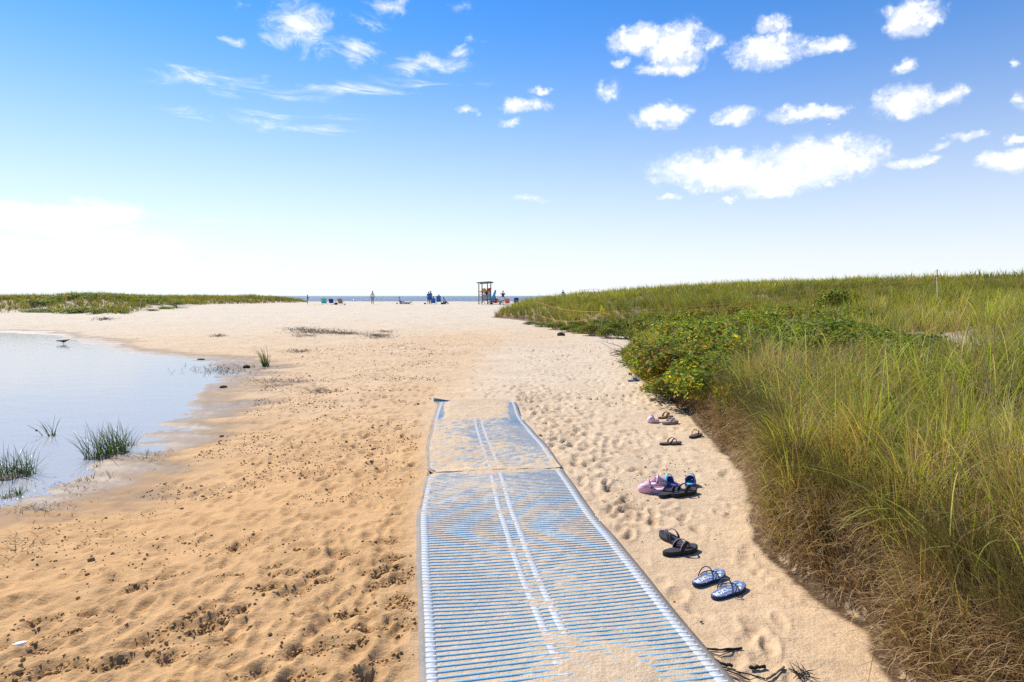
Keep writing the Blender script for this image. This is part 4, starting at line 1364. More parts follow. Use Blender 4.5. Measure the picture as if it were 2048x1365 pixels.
def flip_flop(key, label, sole_m, bed_m, strap_m, W=.088, thick=.018, strap='band', apex=.05, sr=.0035, bw=.018, edge_m=None, dz=0.0, tilt=(0, 0)):
    root, L = shoe_root(key, 'flip_flop', label, None, dz, tilt)
    ol = outline(L, W)
    MB().prism(ol, toe_z(L), toe_z(L, h=thick)).build('sole', sole_m, root, bevel=.003)
    MB().prism(scaled(ol, .955), toe_z(L, h=thick - .001), toe_z(L, h=thick + .0022)).build('footbed', bed_m, root, bevel=.001)
    post = Vector((L * .27, 0, thick + .004)); w2 = W * .40
    for s in (-1, 1):
        e = Vector((-L * .06, s * w2 * .98, thick - .003))
        pts = []
        for i in range(13):
            t = i / 12
            p = post.lerp(e, t)
            p.y = s * w2 * (math.sin(t * math.pi / 2) ** .8) * 1.02
            p.z = thick + .004 + apex * math.sin(math.pi * min(t * .94 + .06, 1)) ** .75 * (1 - .25 * t)
            pts.append(p)
        pts[-1].z = thick - .002
        if strap == 'thin':
            MB().tube(pts, sr, 8).build('strap', strap_m, root, smooth=True)
        else:
            rows = []
            for i, p in enumerate(pts):
                t = i / 12
                bwid = bw * (.35 + .65 * math.sin(t * math.pi * .5))
                d = (pts[min(i + 1, 12)] - pts[max(i - 1, 0)]).normalized()
                nrm = Vector((0, s * math.sin(t * 1.4), math.cos(t * 1.2))).normalized()
                sd_ = d.cross(nrm).normalized()
                rows.append([p - sd_ * bwid / 2, p + nrm * .0012, p + sd_ * bwid / 2])
            st_ = MB().strip(rows).build('strap', strap_m, root, smooth=True, solid=.0035)
            if edge_m:
                for j in (0, 2):
                    MB().tube([r_[j] for r_ in rows], .0016, 6).build('strap_edge', edge_m, st_, smooth=True)
    MB().tube([(post.x, 0, thick - .003), (post.x, 0, thick + .012), tuple(post + Vector((-.004, 0, .014)))], .0038, 7).build('toe_post', strap_m, root, smooth=True)
    return root, L, W, thick


def loop_strap(root, L, W, thick, mat, apex=.062):
    """thin strap standing up as a round hoop"""
    pts = []
    for i in range(25):
        a = math.pi * i / 24
        pts.append((-L * .10 + .02 * math.sin(a), math.cos(a) * W * .47, thick - .003 + apex * math.sin(a)))
    MB().tube(pts, .0033, 8).build('strap', mat, root, smooth=True)
    for s in (-1, 1):
        pts = [Vector((L * .26, 0, thick + .012))]
        for i in range(1, 9):
            t = i / 8
            pts.append(Vector((L * .26 - (L * .30) * t, s * W * .46 * math.sin(t * 1.57), thick + .010 + .010 * math.sin(t * math.pi) - .010 * t)))
        MB().tube(pts, .003, 8).build('strap', mat, root, smooth=True)
    MB().tube([(L * .26, 0, thick - .002), (L * .26, 0, thick + .014)], .004, 8).build('toe_post', mat, root, smooth=True)


def print_material():
    m = bpy.data.materials.new('floral_print'); m.use_nodes = True
    T = NT(m.node_tree)
    tc = T.n('ShaderNodeTexCoord').outputs['Object']
    v = T.n('ShaderNodeTexVoronoi', feature='F1', ins={'Vector': tc, 'Scale': 46.0, 'Randomness': 1.0})
    cr = T.n('ShaderNodeValToRGB', ins={0: v.outputs['Color']})
    e = cr.color_ramp; e.interpolation = 'CONSTANT'
    e.elements[0].color = (.03, .06, .24, 1); e.elements[1].position = .34; e.elements[1].color = (.05, .20, .46, 1)
    for p, c in ((.43, (.03, .07, .28, 1)), (.62, (.28, .48, .66, 1)), (.67, (.03, .05, .22, 1)), (.80, (.85, .70, .18, 1)), (.9, (.9, .84, .6, 1))):
        q = e.elements.new(p); q.color = c
    d = T.n('ShaderNodeTexVoronoi', feature='DISTANCE_TO_EDGE', ins={'Vector': tc, 'Scale': 46.0})
    c = T.mix(T.smooth(d.outputs['Distance'], .04, .09), (.03, .05, .2), cr.outputs[0])
    w = T.n('ShaderNodeTexWave', ins={'Vector': tc, 'Scale': 55.0, 'Distortion': 6.0, 'Detail': 2.0})
    c = T.mix(T.smooth(w.outputs['Fac'], .94, .98), c, (.75, .85, .93))
    b = T.n('ShaderNodeBsdfPrincipled', ins={'Base Color': c, 'Roughness': .6})
    T.link(b.outputs[0], T.n('ShaderNodeOutputMaterial').inputs[0])
    return m


M_PRINT = print_material()
M_NAVYR = plain('navy_rubber', (.018, .028, .075), .5, .15, 60, .2, 300)
M_BLACKR = plain('black_rubber', (.016, .016, .02), .55, .2, 60, .3, 300)
M_BLACKB = plain('black_footbed', (.028, .030, .036), .7, .25, 90, .5, 250)
M_BROWNR = plain('brown_rubber', (.055, .035, .028), .6, .2, 60, .3, 300)
M_BROWNB = plain('brown_footbed', (.085, .055, .045), .7, .2, 90, .4, 250)
M_TANB = plain('tan_leather', (.30, .165, .085), .6, .2, 70, .3, 300)
M_MAUVE = plain('mauve_rubber', (.42, .27, .27), .6, .15, 60, .2, 300)
M_SILVER = plain('silver_strap', (.45, .42, .45), .4, .25, 120, .3, 200)
M_PINK = plain('pink_foam', (.76, .44, .55), .55, .06, 40, .15, 300)
M_PINKL = plain('pale_pink_foam', (.82, .62, .70), .55, .06, 40, .15, 300)
M_PURPLE = plain('purple_foam', (.15, .10, .48), .5, .2, 60, .15, 300)
M_TEAL = plain('teal_foam', (.08, .68, .64), .5, .12, 40, .15, 300)
M_LILAC = plain('lilac_binding', (.55, .36, .50), .6, .15, 80)
M_SLATE = plain('slate_blue_rubber', (.10, .15, .26), .5, .15, 60, .2, 300)
M_SLATEL = plain('pale_blue_footbed', (.22, .28, .40), .6, .15, 60, .2, 300)
M_WHITEP = plain('white_print', (.85, .86, .84), .6, .05)
M_HOLE = plain('dark_hole', (.03, .02, .03), .8, .1)


def lettering(txt, size, mat, root, loc, rz):
    cu = bpy.data.curves.new('lettering', 'FONT'); cu.body = txt; cu.size = size; cu.align_x = 'CENTER'; cu.align_y = 'CENTER'; cu.extrude = .0004; cu.offset = .0009
    tmp = bpy.data.objects.new('lettering_tmp', cu); COL.objects.link(tmp)
    me = bpy.data.meshes.new_from_object(tmp.evaluated_get(bpy.context.evaluated_depsgraph_get()))
    bpy.data.objects.remove(tmp); me.name = 'lettering'; me.materials.clear()
    o = link('lettering', me, mat, root); o.location = loc; o.rotation_euler = (0, 0, rz)
    return o


for key, lab in (('blue_a', 'blue floral thong sandal with hoop strap, farther of the pair nearest the camera'), ('blue_b', 'blue floral thong sandal with hoop strap, nearest the camera')):
    root, L = shoe_root(key, 'flip_flop', lab)
    W, th = .098, .017
    ol = outline(L, W)
    MB().prism(ol, toe_z(L), toe_z(L, h=th)).build('sole', M_NAVYR, root, bevel=.003)
    fb_ = MB().prism(scaled(ol, .96), toe_z(L, h=th - .001), toe_z(L, h=th + .002)).build('footbed', M_PRINT, root)
    loop_strap(root, L, W, th, M_NAVYR)
    lettering('ROXY', .040, M_WHITEP, fb_, (-L * .22, 0, th + .0032), 0)

flip_flop('lilac_a', 'black sandal with lilac edged straps, pointing away behind its partner', M_BLACKR, M_BLACKB, M_BLACKR, .094, .024, apex=.044, bw=.026, edge_m=M_LILAC)
flip_flop('lilac_b', 'black sandal with lilac edged straps, pointing right in front of its partner', M_BLACKR, M_BLACKB, M_BLACKR, .094, .026, apex=.046, bw=.028, edge_m=M_LILAC)
flip_flop('black_a', 'plain black flip flop touching the pink clog', M_BLACKR, M_BLACKB, M_BLACKR, .096, .024, apex=.046, bw=.026)
flip_flop('black_b', 'plain black flip flop on the right in the five shoe heap', M_BLACKR, M_BLACKB, M_BLACKR, .098, .026, apex=.048, bw=.028, dz=.004)
flip_flop('brown_a', 'dark brown flip flop lying alone, toe to the right', M_BROWNR, M_BROWNB, M_BLACKR, .09, .018, apex=.05, bw=.015)
flip_flop('brown_b', 'dark brown flip flop at the dune foot, toe pointing away', M_BROWNR, M_BROWNB, M_BLACKR, .09, .018, apex=.06, bw=.012)
flip_flop('sandal_tan', 'tan leather thong sandal behind the mauve one', M_BROWNR, M_TANB, M_TANB, .09, .02, apex=.055, bw=.03)
r_, L, W, th = flip_flop('sandal_mauve', 'mauve sandal with silvery straps and pale beads', M_MAUVE, M_MAUVE, M_SILVER, .09, .03, apex=.042, bw=.03)
for i, (a, b) in enumerate(((.30, .015), (.24, -.02), (.34, -.01), (.20, .025))):
    MB().ball((L * a, b, th + .022 - .04 * (a - .2)), (.008, .008, .006), 2).build('bead', M_WHITEP, r_, smooth=True)


def slide(key, label, sole_m, bed_m, band_m, W=.09, thick=.022):
    root, L = shoe_root(key, 'slide_sandal', label)
    ol = outline(L, W)
    MB().prism(ol, toe_z(L), toe_z(L, h=thick)).build('sole', sole_m, root, bevel=.003)
    MB().prism(scaled(ol, .955), toe_z(L, h=thick - .001), toe_z(L, h=thick + .002)).build('footbed', bed_m, root)
    rows = []
    for i in range(13):
        a = math.pi * i / 12
        rows.append([(L * (.02 + .07 * j), math.cos(a) * W * (.50 - .01 * j), thick * .5 + (.058 - .006 * j) * math.sin(a) ** .8) for j in range(5)])
    MB().strip(rows).build('band', band_m, root, smooth=True, solid=.005)
    return root


slide('slide_blue', 'lone slate blue slide lying below the rose bushes', M_SLATE, M_SLATEL, M_SLATE)


def clog(key, label, body_m, bed_m, strap_m, W=.092, strap_up=True, holes=True):
    root, L = shoe_root(key, 'clog', label)
    ol = outline(L, W, .80, .76)
    MB().prism(ol, toe_z(L, .008), toe_z(L, .008, .022)).build('sole', body_m, root, bevel=.004)
    MB().prism(scaled(ol, .90), toe_z(L, .008, .021), toe_z(L, .008, .0245)).build('footbed', bed_m, root)
    def hw(t):   # half width at t in -1..1
        base = math.sqrt(max(0, 1 - abs(t) ** 3.2)); k = .80 + .20 * float(S(-.7, .45, t)) - .04 * math.exp(-((t + .18) / .32) ** 2)
        return base * k * W / 2
    rows = []
    for t in np.linspace(.02, .985, 12):
        hgt = .062 * (1 - .55 * max(0, (t - .1) / .9) ** 2.0)
        rows.append([(t * L / 2 + (.014 if abs(a - 1.5708) < .8 and t < .1 else 0), hw(t) * math.cos(a) * 1.01, .018 + hgt * math.sin(a) ** .7 * (.35 + .65 * math.sqrt(max(.02, 1 - max(0, t) ** 4)))) for a in np.linspace(0, math.pi, 15)])
    up_ = MB().strip(rows).build('upper', body_m, root, smooth=True, solid=.005)
    for s in (-1, 1):
        rw = []
        for t in np.linspace(-.98, .08, 14):
            zt_ = .022 + .016 * (1 - .4 * math.sin((t + 1) * 2.2)) + .022 * float(S(-.15, .08, t))
            rw.append([(t * L / 2, s * hw(t), .016), (t * L / 2, s * hw(t) * 1.02, zt_)])
        MB().strip(rw).build('side_wall', body_m, root, smooth=True, solid=.005)
    pts = []
    for i in range(17):
        a = math.pi * i / 16
        if strap_up:
            p = (L * .03 + .018 * math.sin(a), math.cos(a) * W * .49, .046 + .052 * math.sin(a))
        else:
            p = (L * .03 - L * .50 * math.sin(a) ** .8, math.cos(a) * W * .46, .046 + .012 * math.sin(a))
        pts.append(p)
    rows = [[(p[0] - .007, p[1], p[2]), (p[0] + .007, p[1], p[2] + .002)] for p in pts]
    hs_ = MB().strip(rows).build('heel_strap', strap_m, root, smooth=True, solid=.004)
    for s in (-1, 1):
        MB().ball((L * .03, s * W * .50, .046), (.0075, .003, .0075), 2).build('rivet', M_HOLE, hs_, smooth=True)
    if holes:
        for (t, a) in ((.55, .55), (.55, 2.6), (.70, .8), (.70, 2.35), (.42, .45), (.42, 2.7), (.5, 1.3), (.5, 1.85), (.62, 1.57), (.84, 1.2), (.84, 1.95)):
            hgt = .062 * (1 - .55 * max(0, (t - .1) / .9) ** 2.0)
            MB().ball((t * L / 2, hw(t) * math.cos(a) * 1.03, .019 + hgt * math.sin(a) ** .7 * (.35 + .65 * math.sqrt(1 - t ** 4))), (.0042, .0042, .0036), 2).build('vent_hole', M_HOLE, up_, smooth=True)
    return root


clog('clog_near', 'pink foam clog with holes, toe to the left, front of the heap', M_PINK, M_PINKL, M_PINK)
clog('clog_far', 'pink foam clog behind its partner, toe to the right', M_PINKL, M_PINKL, M_PINK)
clog('clog_small', 'small pale pink child clog beside the tan sandal', M_PINKL, M_PINKL, M_PINK, .075)
clog('teal_a', 'purple clog with teal lining beside the pink clogs', M_PURPLE, M_TEAL, M_TEAL, .082, True, False)
clog('teal_b', 'purple clog with teal lining, rightmost at the back of the heap', M_PURPLE, M_TEAL, M_TEAL, .082, True, False)

# ------------------------------------------------------------------ stakes and twine
M_STAKE = plain('pale_stake', (.52, .46, .34), .8, .2, 30)
M_STEEL = plain('grey_stake', (.34, .32, .30), .7, .2, 30)
M_TWINE = plain('orange_twine', (.55, .24, .07), .7, .1)
M_FLAG = plain('yellow_flag', (.88, .66, .02), .6, .06, 20)


def stake(x, y, h, r, label, mat=None, lean=(0, 0), flag=False, name='fence_stake'):
    z = zg(x, y)
    root = empty(name, (x, y, z))
    top = Vector((lean[0], lean[1], h))
    b = MB(); b.bar((0, 0, -.15), top, r * 2, r * 2); b.build('post', mat or M_STAKE, root, bevel=r * .3)
    MB().box(top * .985, (r * 2.6, r * 2.6, r * 2)).build('cap', mat or M_STAKE, root)
    if flag:
        rows = []
        for i in range(6):
            t = i / 5
            rows.append([(-.10 * (1 - t) + .01 * math.sin(t * 6), .02 * math.sin(t * 5) * (1 - t) - r * 1.2, h - .34 + .34 * t + 0.0), (.16 * (1 - t) + .01 * math.sin(t * 6), .03 * math.sin(t * 4 + 1) * (1 - t) - r * 1.4, h - .34 + .34 * t)])
        MB().strip(rows).build('pennant', M_FLAG, root, solid=.004)
    tag(root, label, 'stake')
    return Vector((x, y, z)) + top


def at_d(px, d):
    return ((px - CXP) / FPX * d, d)


gA, gB = G(1075, 641), G(1203, 674)
tA = stake(gA.x, gA.y, 1.08, .022, 'pale wooden stake in the grass at the far left end of the rope fence')
tB = stake(gB.x, gB.y, 1.17, .016, 'grey metal stake with a yellow pennant at the foot of the dune', M_STEEL, flag=True)
xC, yC = at_d(1876, 19.2)
tC = stake(xC, yC, 1.25, .015, 'tall white stake on the right dune carrying orange twine', M_STAKE, lean=(-.03, 0))


def rope(a, b, sag, label, r=.009):
    pts = []
    for i in range(33):
        t = i / 32
        p = Vector(a).lerp(Vector(b), t); p.z -= sag * 4 * t * (1 - t); p.z = max(p.z, zg(p.x, p.y) + .12)
        pts.append(p)
    o0 = Vector(a)
    o = MB().tube([p - o0 for p in pts], r, 5).build('twine', M_TWINE, smooth=True); o.location = o0
    tag(o, label, 'twine')


dz = lambda v, k: Vector((v.x, v.y, v.z - k))
rope(dz(tA, .06), dz(tB, .26), .16, 'upper orange twine sagging between the pale stake and the flag stake', .007)
rope(dz(tA, .72), dz(tB, .40), .30, 'lower orange twine sagging near the grass before the flag stake', .007)
rope(dz(tB, .26), dz(tC, .18), .20, 'upper orange twine from the flag stake across to the white stake', .006)
rope(dz(tB, .36), dz(tC, .30), .22, 'lower orange twine from the flag stake across to the white stake', .0055)
xD, yD = at_d(2230, 18.5)
rope(dz(tC, .18), (xD, yD, zg(xD, yD) + .8), .22, 'orange twine running from the white stake out of the picture', .0055)
b = MB()
for k in range(4):
    b.tube([(0, -.022, .0), (-.05 - .02 * k, -.03, -.01 - .03 * k), (-.09, -.03, -.03 - .04 * k)], [.012, .009, .004], 5)
o = b.build('twine_knot', M_TWINE); o.location = dz(tC, .18)
tag(o, 'orange twine knot with loose ends on the white stake', 'knot')

for (px, d, h, lab) in ((281, 52, .9, 'thin pale stake on the left dune right of the yellow sign'), (488, 70, 1.1, 'thin stake in the left dune grass, second from the sea'), (527, 76, 1.1, 'thin stake in the left dune grass nearest the sea')):
    x, y = at_d(px, d)
    stake(x, y, h, .016, lab)
x, y = at_d(131, 50.5)
root = empty('warning_sign', (x, y, zg(x, y)))
MB().bar((0, 0, -.1), (0, 0, 1.15), .05).build('post', M_STAKE, root)
b = MB(); b.prism([(-.15, -.16), (.15, -.16), (.15, .02), (0, .20), (-.15, .02)], -.012, .012)
o = b.build('panel', plain('orange_sign', (.80, .36, .02), .5, .1), root); o.rotation_euler = (R(90), 0, 0); o.location = (0, -.045, 1.0)
b = MB(); b.box((0, 0, 0), (.16, .006, .02)).box((0, 0, -.05), (.12, .006, .02)).box((0, 0, .05), (.05, .006, .03))
o = b.build('print', plain('sign_black', (.03, .03, .03), .6), root); o.location = (0, -.061, .95)
tag(root, 'small orange house shaped sign among shrubs on the left dune', 'sign')

# ------------------------------------------------------------------ people
SKIN = [plain('skin_tone', (.42, .24, .16), .55, .05), plain('tanned_skin', (.26, .14, .09), .55, .05), plain('pale_skin', (.55, .34, .26), .55, .05)]
M_HAIR = plain('dark_hair', (.03, .02, .016), .6, .2)
M_HAIRB = plain('brown_hair', (.10, .06, .035), .6, .2)
FAB = {k: plain(k + '_fabric', c, .85, .08, 12) for k, c in dict(white=(.78, .78, .80), grey=(.30, .32, .38), dark=(.035, .04, .055), blue=(.02, .16, .50), navy=(.02, .05, .22), red=(.55, .035, .03), teal=(.03, .48, .55), pink=(.80, .25, .38),
                                                                             salmon=(.72, .16, .12), green=(.10, .50, .28), tan=(.30, .20, .14), yellow=(.85, .60, .08), paleblue=(.45, .58, .72), maroon=(.20, .03, .05), brown=(.12, .07, .05), aqua=(.04, .42, .70), magenta=(.70, .05, .30)).items()}


def skin_obj(name, pts, edges, rad, mat, parent, root_i=0):
    me = bpy.data.meshes.new(name); me.from_pydata([tuple(p) for p in pts], edges, []); me.materials.append(mat)
    o = bpy.data.objects.new(name, me); COL.objects.link(o)
    if parent is not None: o.parent = parent
    m = o.modifiers.new('skin', 'SKIN'); m.use_smooth_shade = True
    sv = me.skin_vertices[0].data
    for i, r_ in enumerate(rad):
        sv[i].radius = r_ if isinstance(r_, tuple) else (r_, r_); sv[i].use_root = (i == root_i)
    s_ = o.modifiers.new('sub', 'SUBSURF'); s_.levels = s_.render_levels = 1
    return o


J0 = dict(pelvis=(0, 0, .53), waist=(0, .004, .60), chest=(0, 0, .72), neck=(0, 0, .835), head=(0, .01, .90), crown=(0, .005, .965),
          shL=(-.095, 0, .795), elL=(-.125, .01, .645), haL=(-.135, .04, .50), shR=(.095, 0, .795), elR=(.125, .01, .645), haR=(.135, .04, .50),
          hiL=(-.052, 0, .50), knL=(-.055, .012, .28), anL=(-.055, -.005, .04), toL=(-.06, .075, .018), hiR=(.052, 0, .50), knR=(.055, .012, .28), anR=(.055, -.005, .04), toR=(.06, .075, .018))
SIT = dict(pelvis=(0, 0, .10), waist=(0, -.03, .17), chest=(0, -.07, .29), neck=(0, -.085, .405), head=(0, -.075, .47), crown=(0, -.08, .535), shL=(-.095, -.08, .365), elL=(-.14, -.02, .24), haL=(-.12, .11, .20),
           shR=(.095, -.08, .365), elR=(.14, -.02, .24), haR=(.12, .11, .20), hiL=(-.052, .01, .10), knL=(-.06, .22, .22), anL=(-.06, .36, .04), toL=(-.06, .43, .03), hiR=(.052, .01, .10), knR=(.06, .22, .20), anR=(.06, .36, .04), toR=(.06, .43, .03))
LIE = dict(pelvis=(0, 0, .07), waist=(0, -.07, .075), chest=(0, -.19, .09), neck=(0, -.30, .12), head=(0, -.36, .15), crown=(0, -.42, .17), shL=(-.09, -.26, .09), elL=(-.15, -.20, .04), haL=(-.12, -.08, .03),
           shR=(.09, -.26, .09), elR=(.15, -.20, .04), haR=(.12, -.08, .03), hiL=(-.05, .03, .07), knL=(-.06, .23, .15), anL=(-.06, .42, .04), toL=(-.06, .46, .08), hiR=(.05, .03, .07), knR=(.06, .25, .06), anR=(.06, .46, .04), toR=(.06, .48, .09))
RADJ = dict(pelvis=.066, waist=.060, chest=.072, neck=.030, head=.048, crown=.036, shL=.036, elL=.024, haL=.020, shR=.036, elR=.024, haR=.020, hiL=.050, knL=.034, anL=.021, toL=.018, hiR=.050, knR=.034, anR=.021, toR=.018)
BONES = [('pelvis', 'waist'), ('waist', 'chest'), ('chest', 'neck'), ('neck', 'head'), ('head', 'crown'), ('chest', 'shL'), ('shL', 'elL'), ('elL', 'haL'), ('chest', 'shR'), ('shR', 'elR'), ('elR', 'haR'),
         ('pelvis', 'hiL'), ('hiL', 'knL'), ('knL', 'anL'), ('anL', 'toL'), ('pelvis', 'hiR'), ('hiR', 'knR'), ('knR', 'anR'), ('anR', 'toR')]


def sub_skin(name, J, h, names, bones, extra, mat, parent, cut=None):
    cut = cut or {}
    pts = [Vector(J[n]) * h for n in names]
    for n, (m, t) in cut.items():
        pts[names.index(n)] = Vector(J[m]).lerp(Vector(J[n]), t) * h
    ed = [(names.index(a), names.index(b)) for a, b in bones if a in names and b in names]
    return skin_obj(name, pts, ed, [(RADJ[n] + extra) * h for n in names], mat, parent)


def person(px, py, d, h, label, top, bottom, skin=0, hair=None, pose=None, face=0.0, over=None, dress=False, z=None, name='person', sleeves=True):
    x, y = at_d(px, d) if d else (G(px, py).x, G(px, py).y)
    root = empty(name, (x, y, zg(x, y) if z is None else z), face)
    J = dict(J0 if pose is None else pose); J.update(over or {})
    names = list(J)
    skin_obj('body', [Vector(J[n]) * h for n in names], [(names.index(a), names.index(b)) for a, b in BONES], [RADJ[n] * h for n in names], SKIN[skin], root)
    if top:
        nm = ['pelvis', 'waist', 'chest', 'shL', 'shR'] + (['elL', 'elR'] if sleeves else [])
        sub_skin('top', J, h, nm, BONES, .012, FAB[top], root, {'elL': ('shL', .7), 'elR': ('shR', .7)} if sleeves else None)
    if bottom:
        sub_skin('shorts', J, h, ['pelvis', 'hiL', 'knL', 'hiR', 'knR'], BONES, .018 if not dress else .045, FAB[bottom], root, {'knL': ('hiL', .85), 'knR': ('hiR', .85)})
    hd, cr = Vector(J['head']) * h, Vector(J['crown']) * h
    b = MB(); c = hd.lerp(cr, .62) + Vector((0, -.012 * h, 0))
    b.ball(c, (.056 * h, .06 * h, .05 * h), 2); b.build('hair', hair or M_HAIR, root, smooth=True)
    tag(root, label, 'person')
    return root


# ------------------------------------------------------------------ beach chairs and other kit
M_ALU = plain('chair_frame', (.55, .56, .58), .4, .05, metal=.6)


def beach_chair(px, d, cols, label, face=0.0, w=.58, back=.62, lean=.45, seat=.20):
    x, y = at_d(px, d)
    root = empty('beach_chair', (x, y, zg(x, y)), face)
    sl = math.tan(lean)
    n = len(cols)
    for i, c in enumerate(cols):
        z0, z1_ = seat + back * i / n, seat + back * (i + 1) / n
        rows = [[(xx, -.22 - (zz - seat) * sl - .03 * math.sin(math.pi * (xx / w + .5)), zz) for xx in np.linspace(-w / 2 + .02, w / 2 - .02, 7)] for zz in np.linspace(z0, z1_ - .004, 4)]
        MB().strip(rows).build('backrest_band', FAB[c], root, solid=.012)
    rows = [[(xx, yy, seat - .03 * math.sin(math.pi * (xx / w + .5)) + .06 * (yy + .22)) for xx in np.linspace(-w / 2 + .02, w / 2 - .02, 7)] for yy in np.linspace(-.22, .26, 5)]
    MB().strip(rows).build('seat', FAB[cols[0]], root, solid=.012)
    for s in (-1, 1):
        q = s * w / 2
        MB().tube([(q, -.22 - back * sl, seat + back), (q, -.22, seat), (q, .28, seat + .03), (q, .30, .02)], .014, 6).build('side_frame', M_ALU, root, smooth=True)
        MB().tube([(q, -.10, seat), (q, -.34, .02)], .013, 6).build('leg', M_ALU, root, smooth=True)
        MB().box((q, -.08, seat + .22), (.05, .42, .02), bev=.006).build('armrest', FAB['tan'], root)
    tag(root, label, 'beach chair')
    return root


beach_chair(649, 74, ['aqua', 'aqua', 'green', 'aqua', 'green'], 'teal and green striped beach chair, leftmost of three empty chairs', .1, w=.62, back=.60)
beach_chair(664, 76, ['navy'], 'navy beach chair between the striped and tan chairs', -.05, back=.5)
beach_chair(683, 74, ['tan'], 'tan brown beach chair, rightmost of the three empty chairs', -.2, back=.56)


def bag(px, d, sx, sy, sz, m, label, name='beach_bag'):
    x, y = at_d(px, d)
    root = empty(name, (x, y, zg(x, y)))
    b = MB(); b.ball((0, 0, sz * .48), (sx / 2, sy / 2, sz / 2), 3, None, .04)
    b.build('bag_body', FAB[m], root, smooth=True)
    for s in (-1, 1):
        MB().tube([(-sx * .22, s * sy * .25, sz * .8), (-sx * .15, s * sy * .25, sz * 1.25), (sx * .15, s * sy * .25, sz * 1.25), (sx * .22, s * sy * .25, sz * .8)], .015, 6).build('handle', FAB[m], root, smooth=True)
    tag(root, label, 'bag')


bag(672, 74.5, .46, .35, .28, 'navy', 'dark navy bag on the sand between the chairs')
bag(690, 74.5, .17, .15, .13, 'dark', 'small dark bag right of the tan chair')
bag(850, 80, .34, .25, .16, 'brown', 'small brown bag on the sand left of the blue dressed pair')


def towel(px, d, w, l, m, label, face=0.0):
    x, y = at_d(px, d); z = zg(x, y)
    rows = [[(a, b, zg(x + a, y + b) - z + .03 + .02 * math.sin(a * 5 + b * 3)) for a in np.linspace(-w / 2, w / 2, 12)] for b in np.linspace(-l / 2, l / 2, 8)]
    o = MB().strip(rows).build('beach_towel', FAB[m], solid=.012); o.location = (x, y, z); o.rotation_euler = (0, 0, face)
    tag(o, label, 'towel')


towel(637, 73, 1.1, .8, 'yellow', 'yellow towel spread on the sand left of the striped chair')
person(615, 608, 80, 1.24, 'child in dark shirt standing at the end of the left dune, arms forward', 'dark', 'grey', 1, face=R(-70), over=dict(elL=(-.12, .10, .70), haL=(-.08, .22, .70), elR=(.12, .10, .70), haR=(.08, .22, .70)))
person(745, 609, 78, 1.70, 'person in white shirt and grey shorts standing alone, looking seaward', 'white', 'grey', 1, face=R(15))
person(801, 605, 80, 1.65, 'person with bare shoulders sitting low on the sand left of the blue chairs', 'dark', 'grey', 2, pose=SIT, face=R(-75), sleeves=False)
person(812, 605, 80.5, 1.65, 'person lying on a towel beside the sitting sunbather', 'dark', 'paleblue', 2, pose=LIE, face=R(80))
towel(812, 80.5, 1.9, .8, 'paleblue', 'pale blue towel under the lying sunbather')
bag(794, 80, .2, .18, .14, 'dark', 'small dark bag at the feet of the sunbathers')
person(857, 606, 80, 1.62, 'person in long blue top standing, left of the standing pair', 'blue', 'blue', 1, face=R(20))
person(861, 606, 81, 1.75, 'taller person in blue standing right behind the other in blue', 'blue', 'navy', 1, face=R(-30), hair=plain('blue_cap', (.05, .12, .35), .7))
beach_chair(867, 80, ['blue'], 'low blue beach chair with a dark haired sitter', 0, back=.5)
person(867, 605, 80.05, 1.62, 'dark haired person sitting in the low blue chair', 'navy', 'dark', 1, pose=SIT, z=zg(*at_d(867, 80)) + .12)
beach_chair(878, 80, ['blue'], 'taller bright blue beach chair, right of the low blue chair', 0, back=.75, seat=.34)
person(878, 605, 80.05, 1.75, 'person sitting in the taller bright blue chair', 'blue', 'dark', 1, pose=SIT, z=zg(*at_d(878, 80)) + .28, hair=M_HAIRB)
person(889, 605, 80, 1.65, 'person in pale top sitting on the sand right of the blue chairs', 'paleblue', 'dark', 0, pose=SIT, face=R(-40))
bag(884, 80, .35, .3, .22, 'maroon', 'maroon bag beside the person in the pale top')

# ------------------------------------------------------------------ lifeguard stand
M_GREYB = plain('weathered_boards', (.20, .185, .17), .85, .25, 14, .4, 40)
M_GREYL = plain('pale_weathered_boards', (.30, .27, .24), .85, .25, 14, .4, 40)


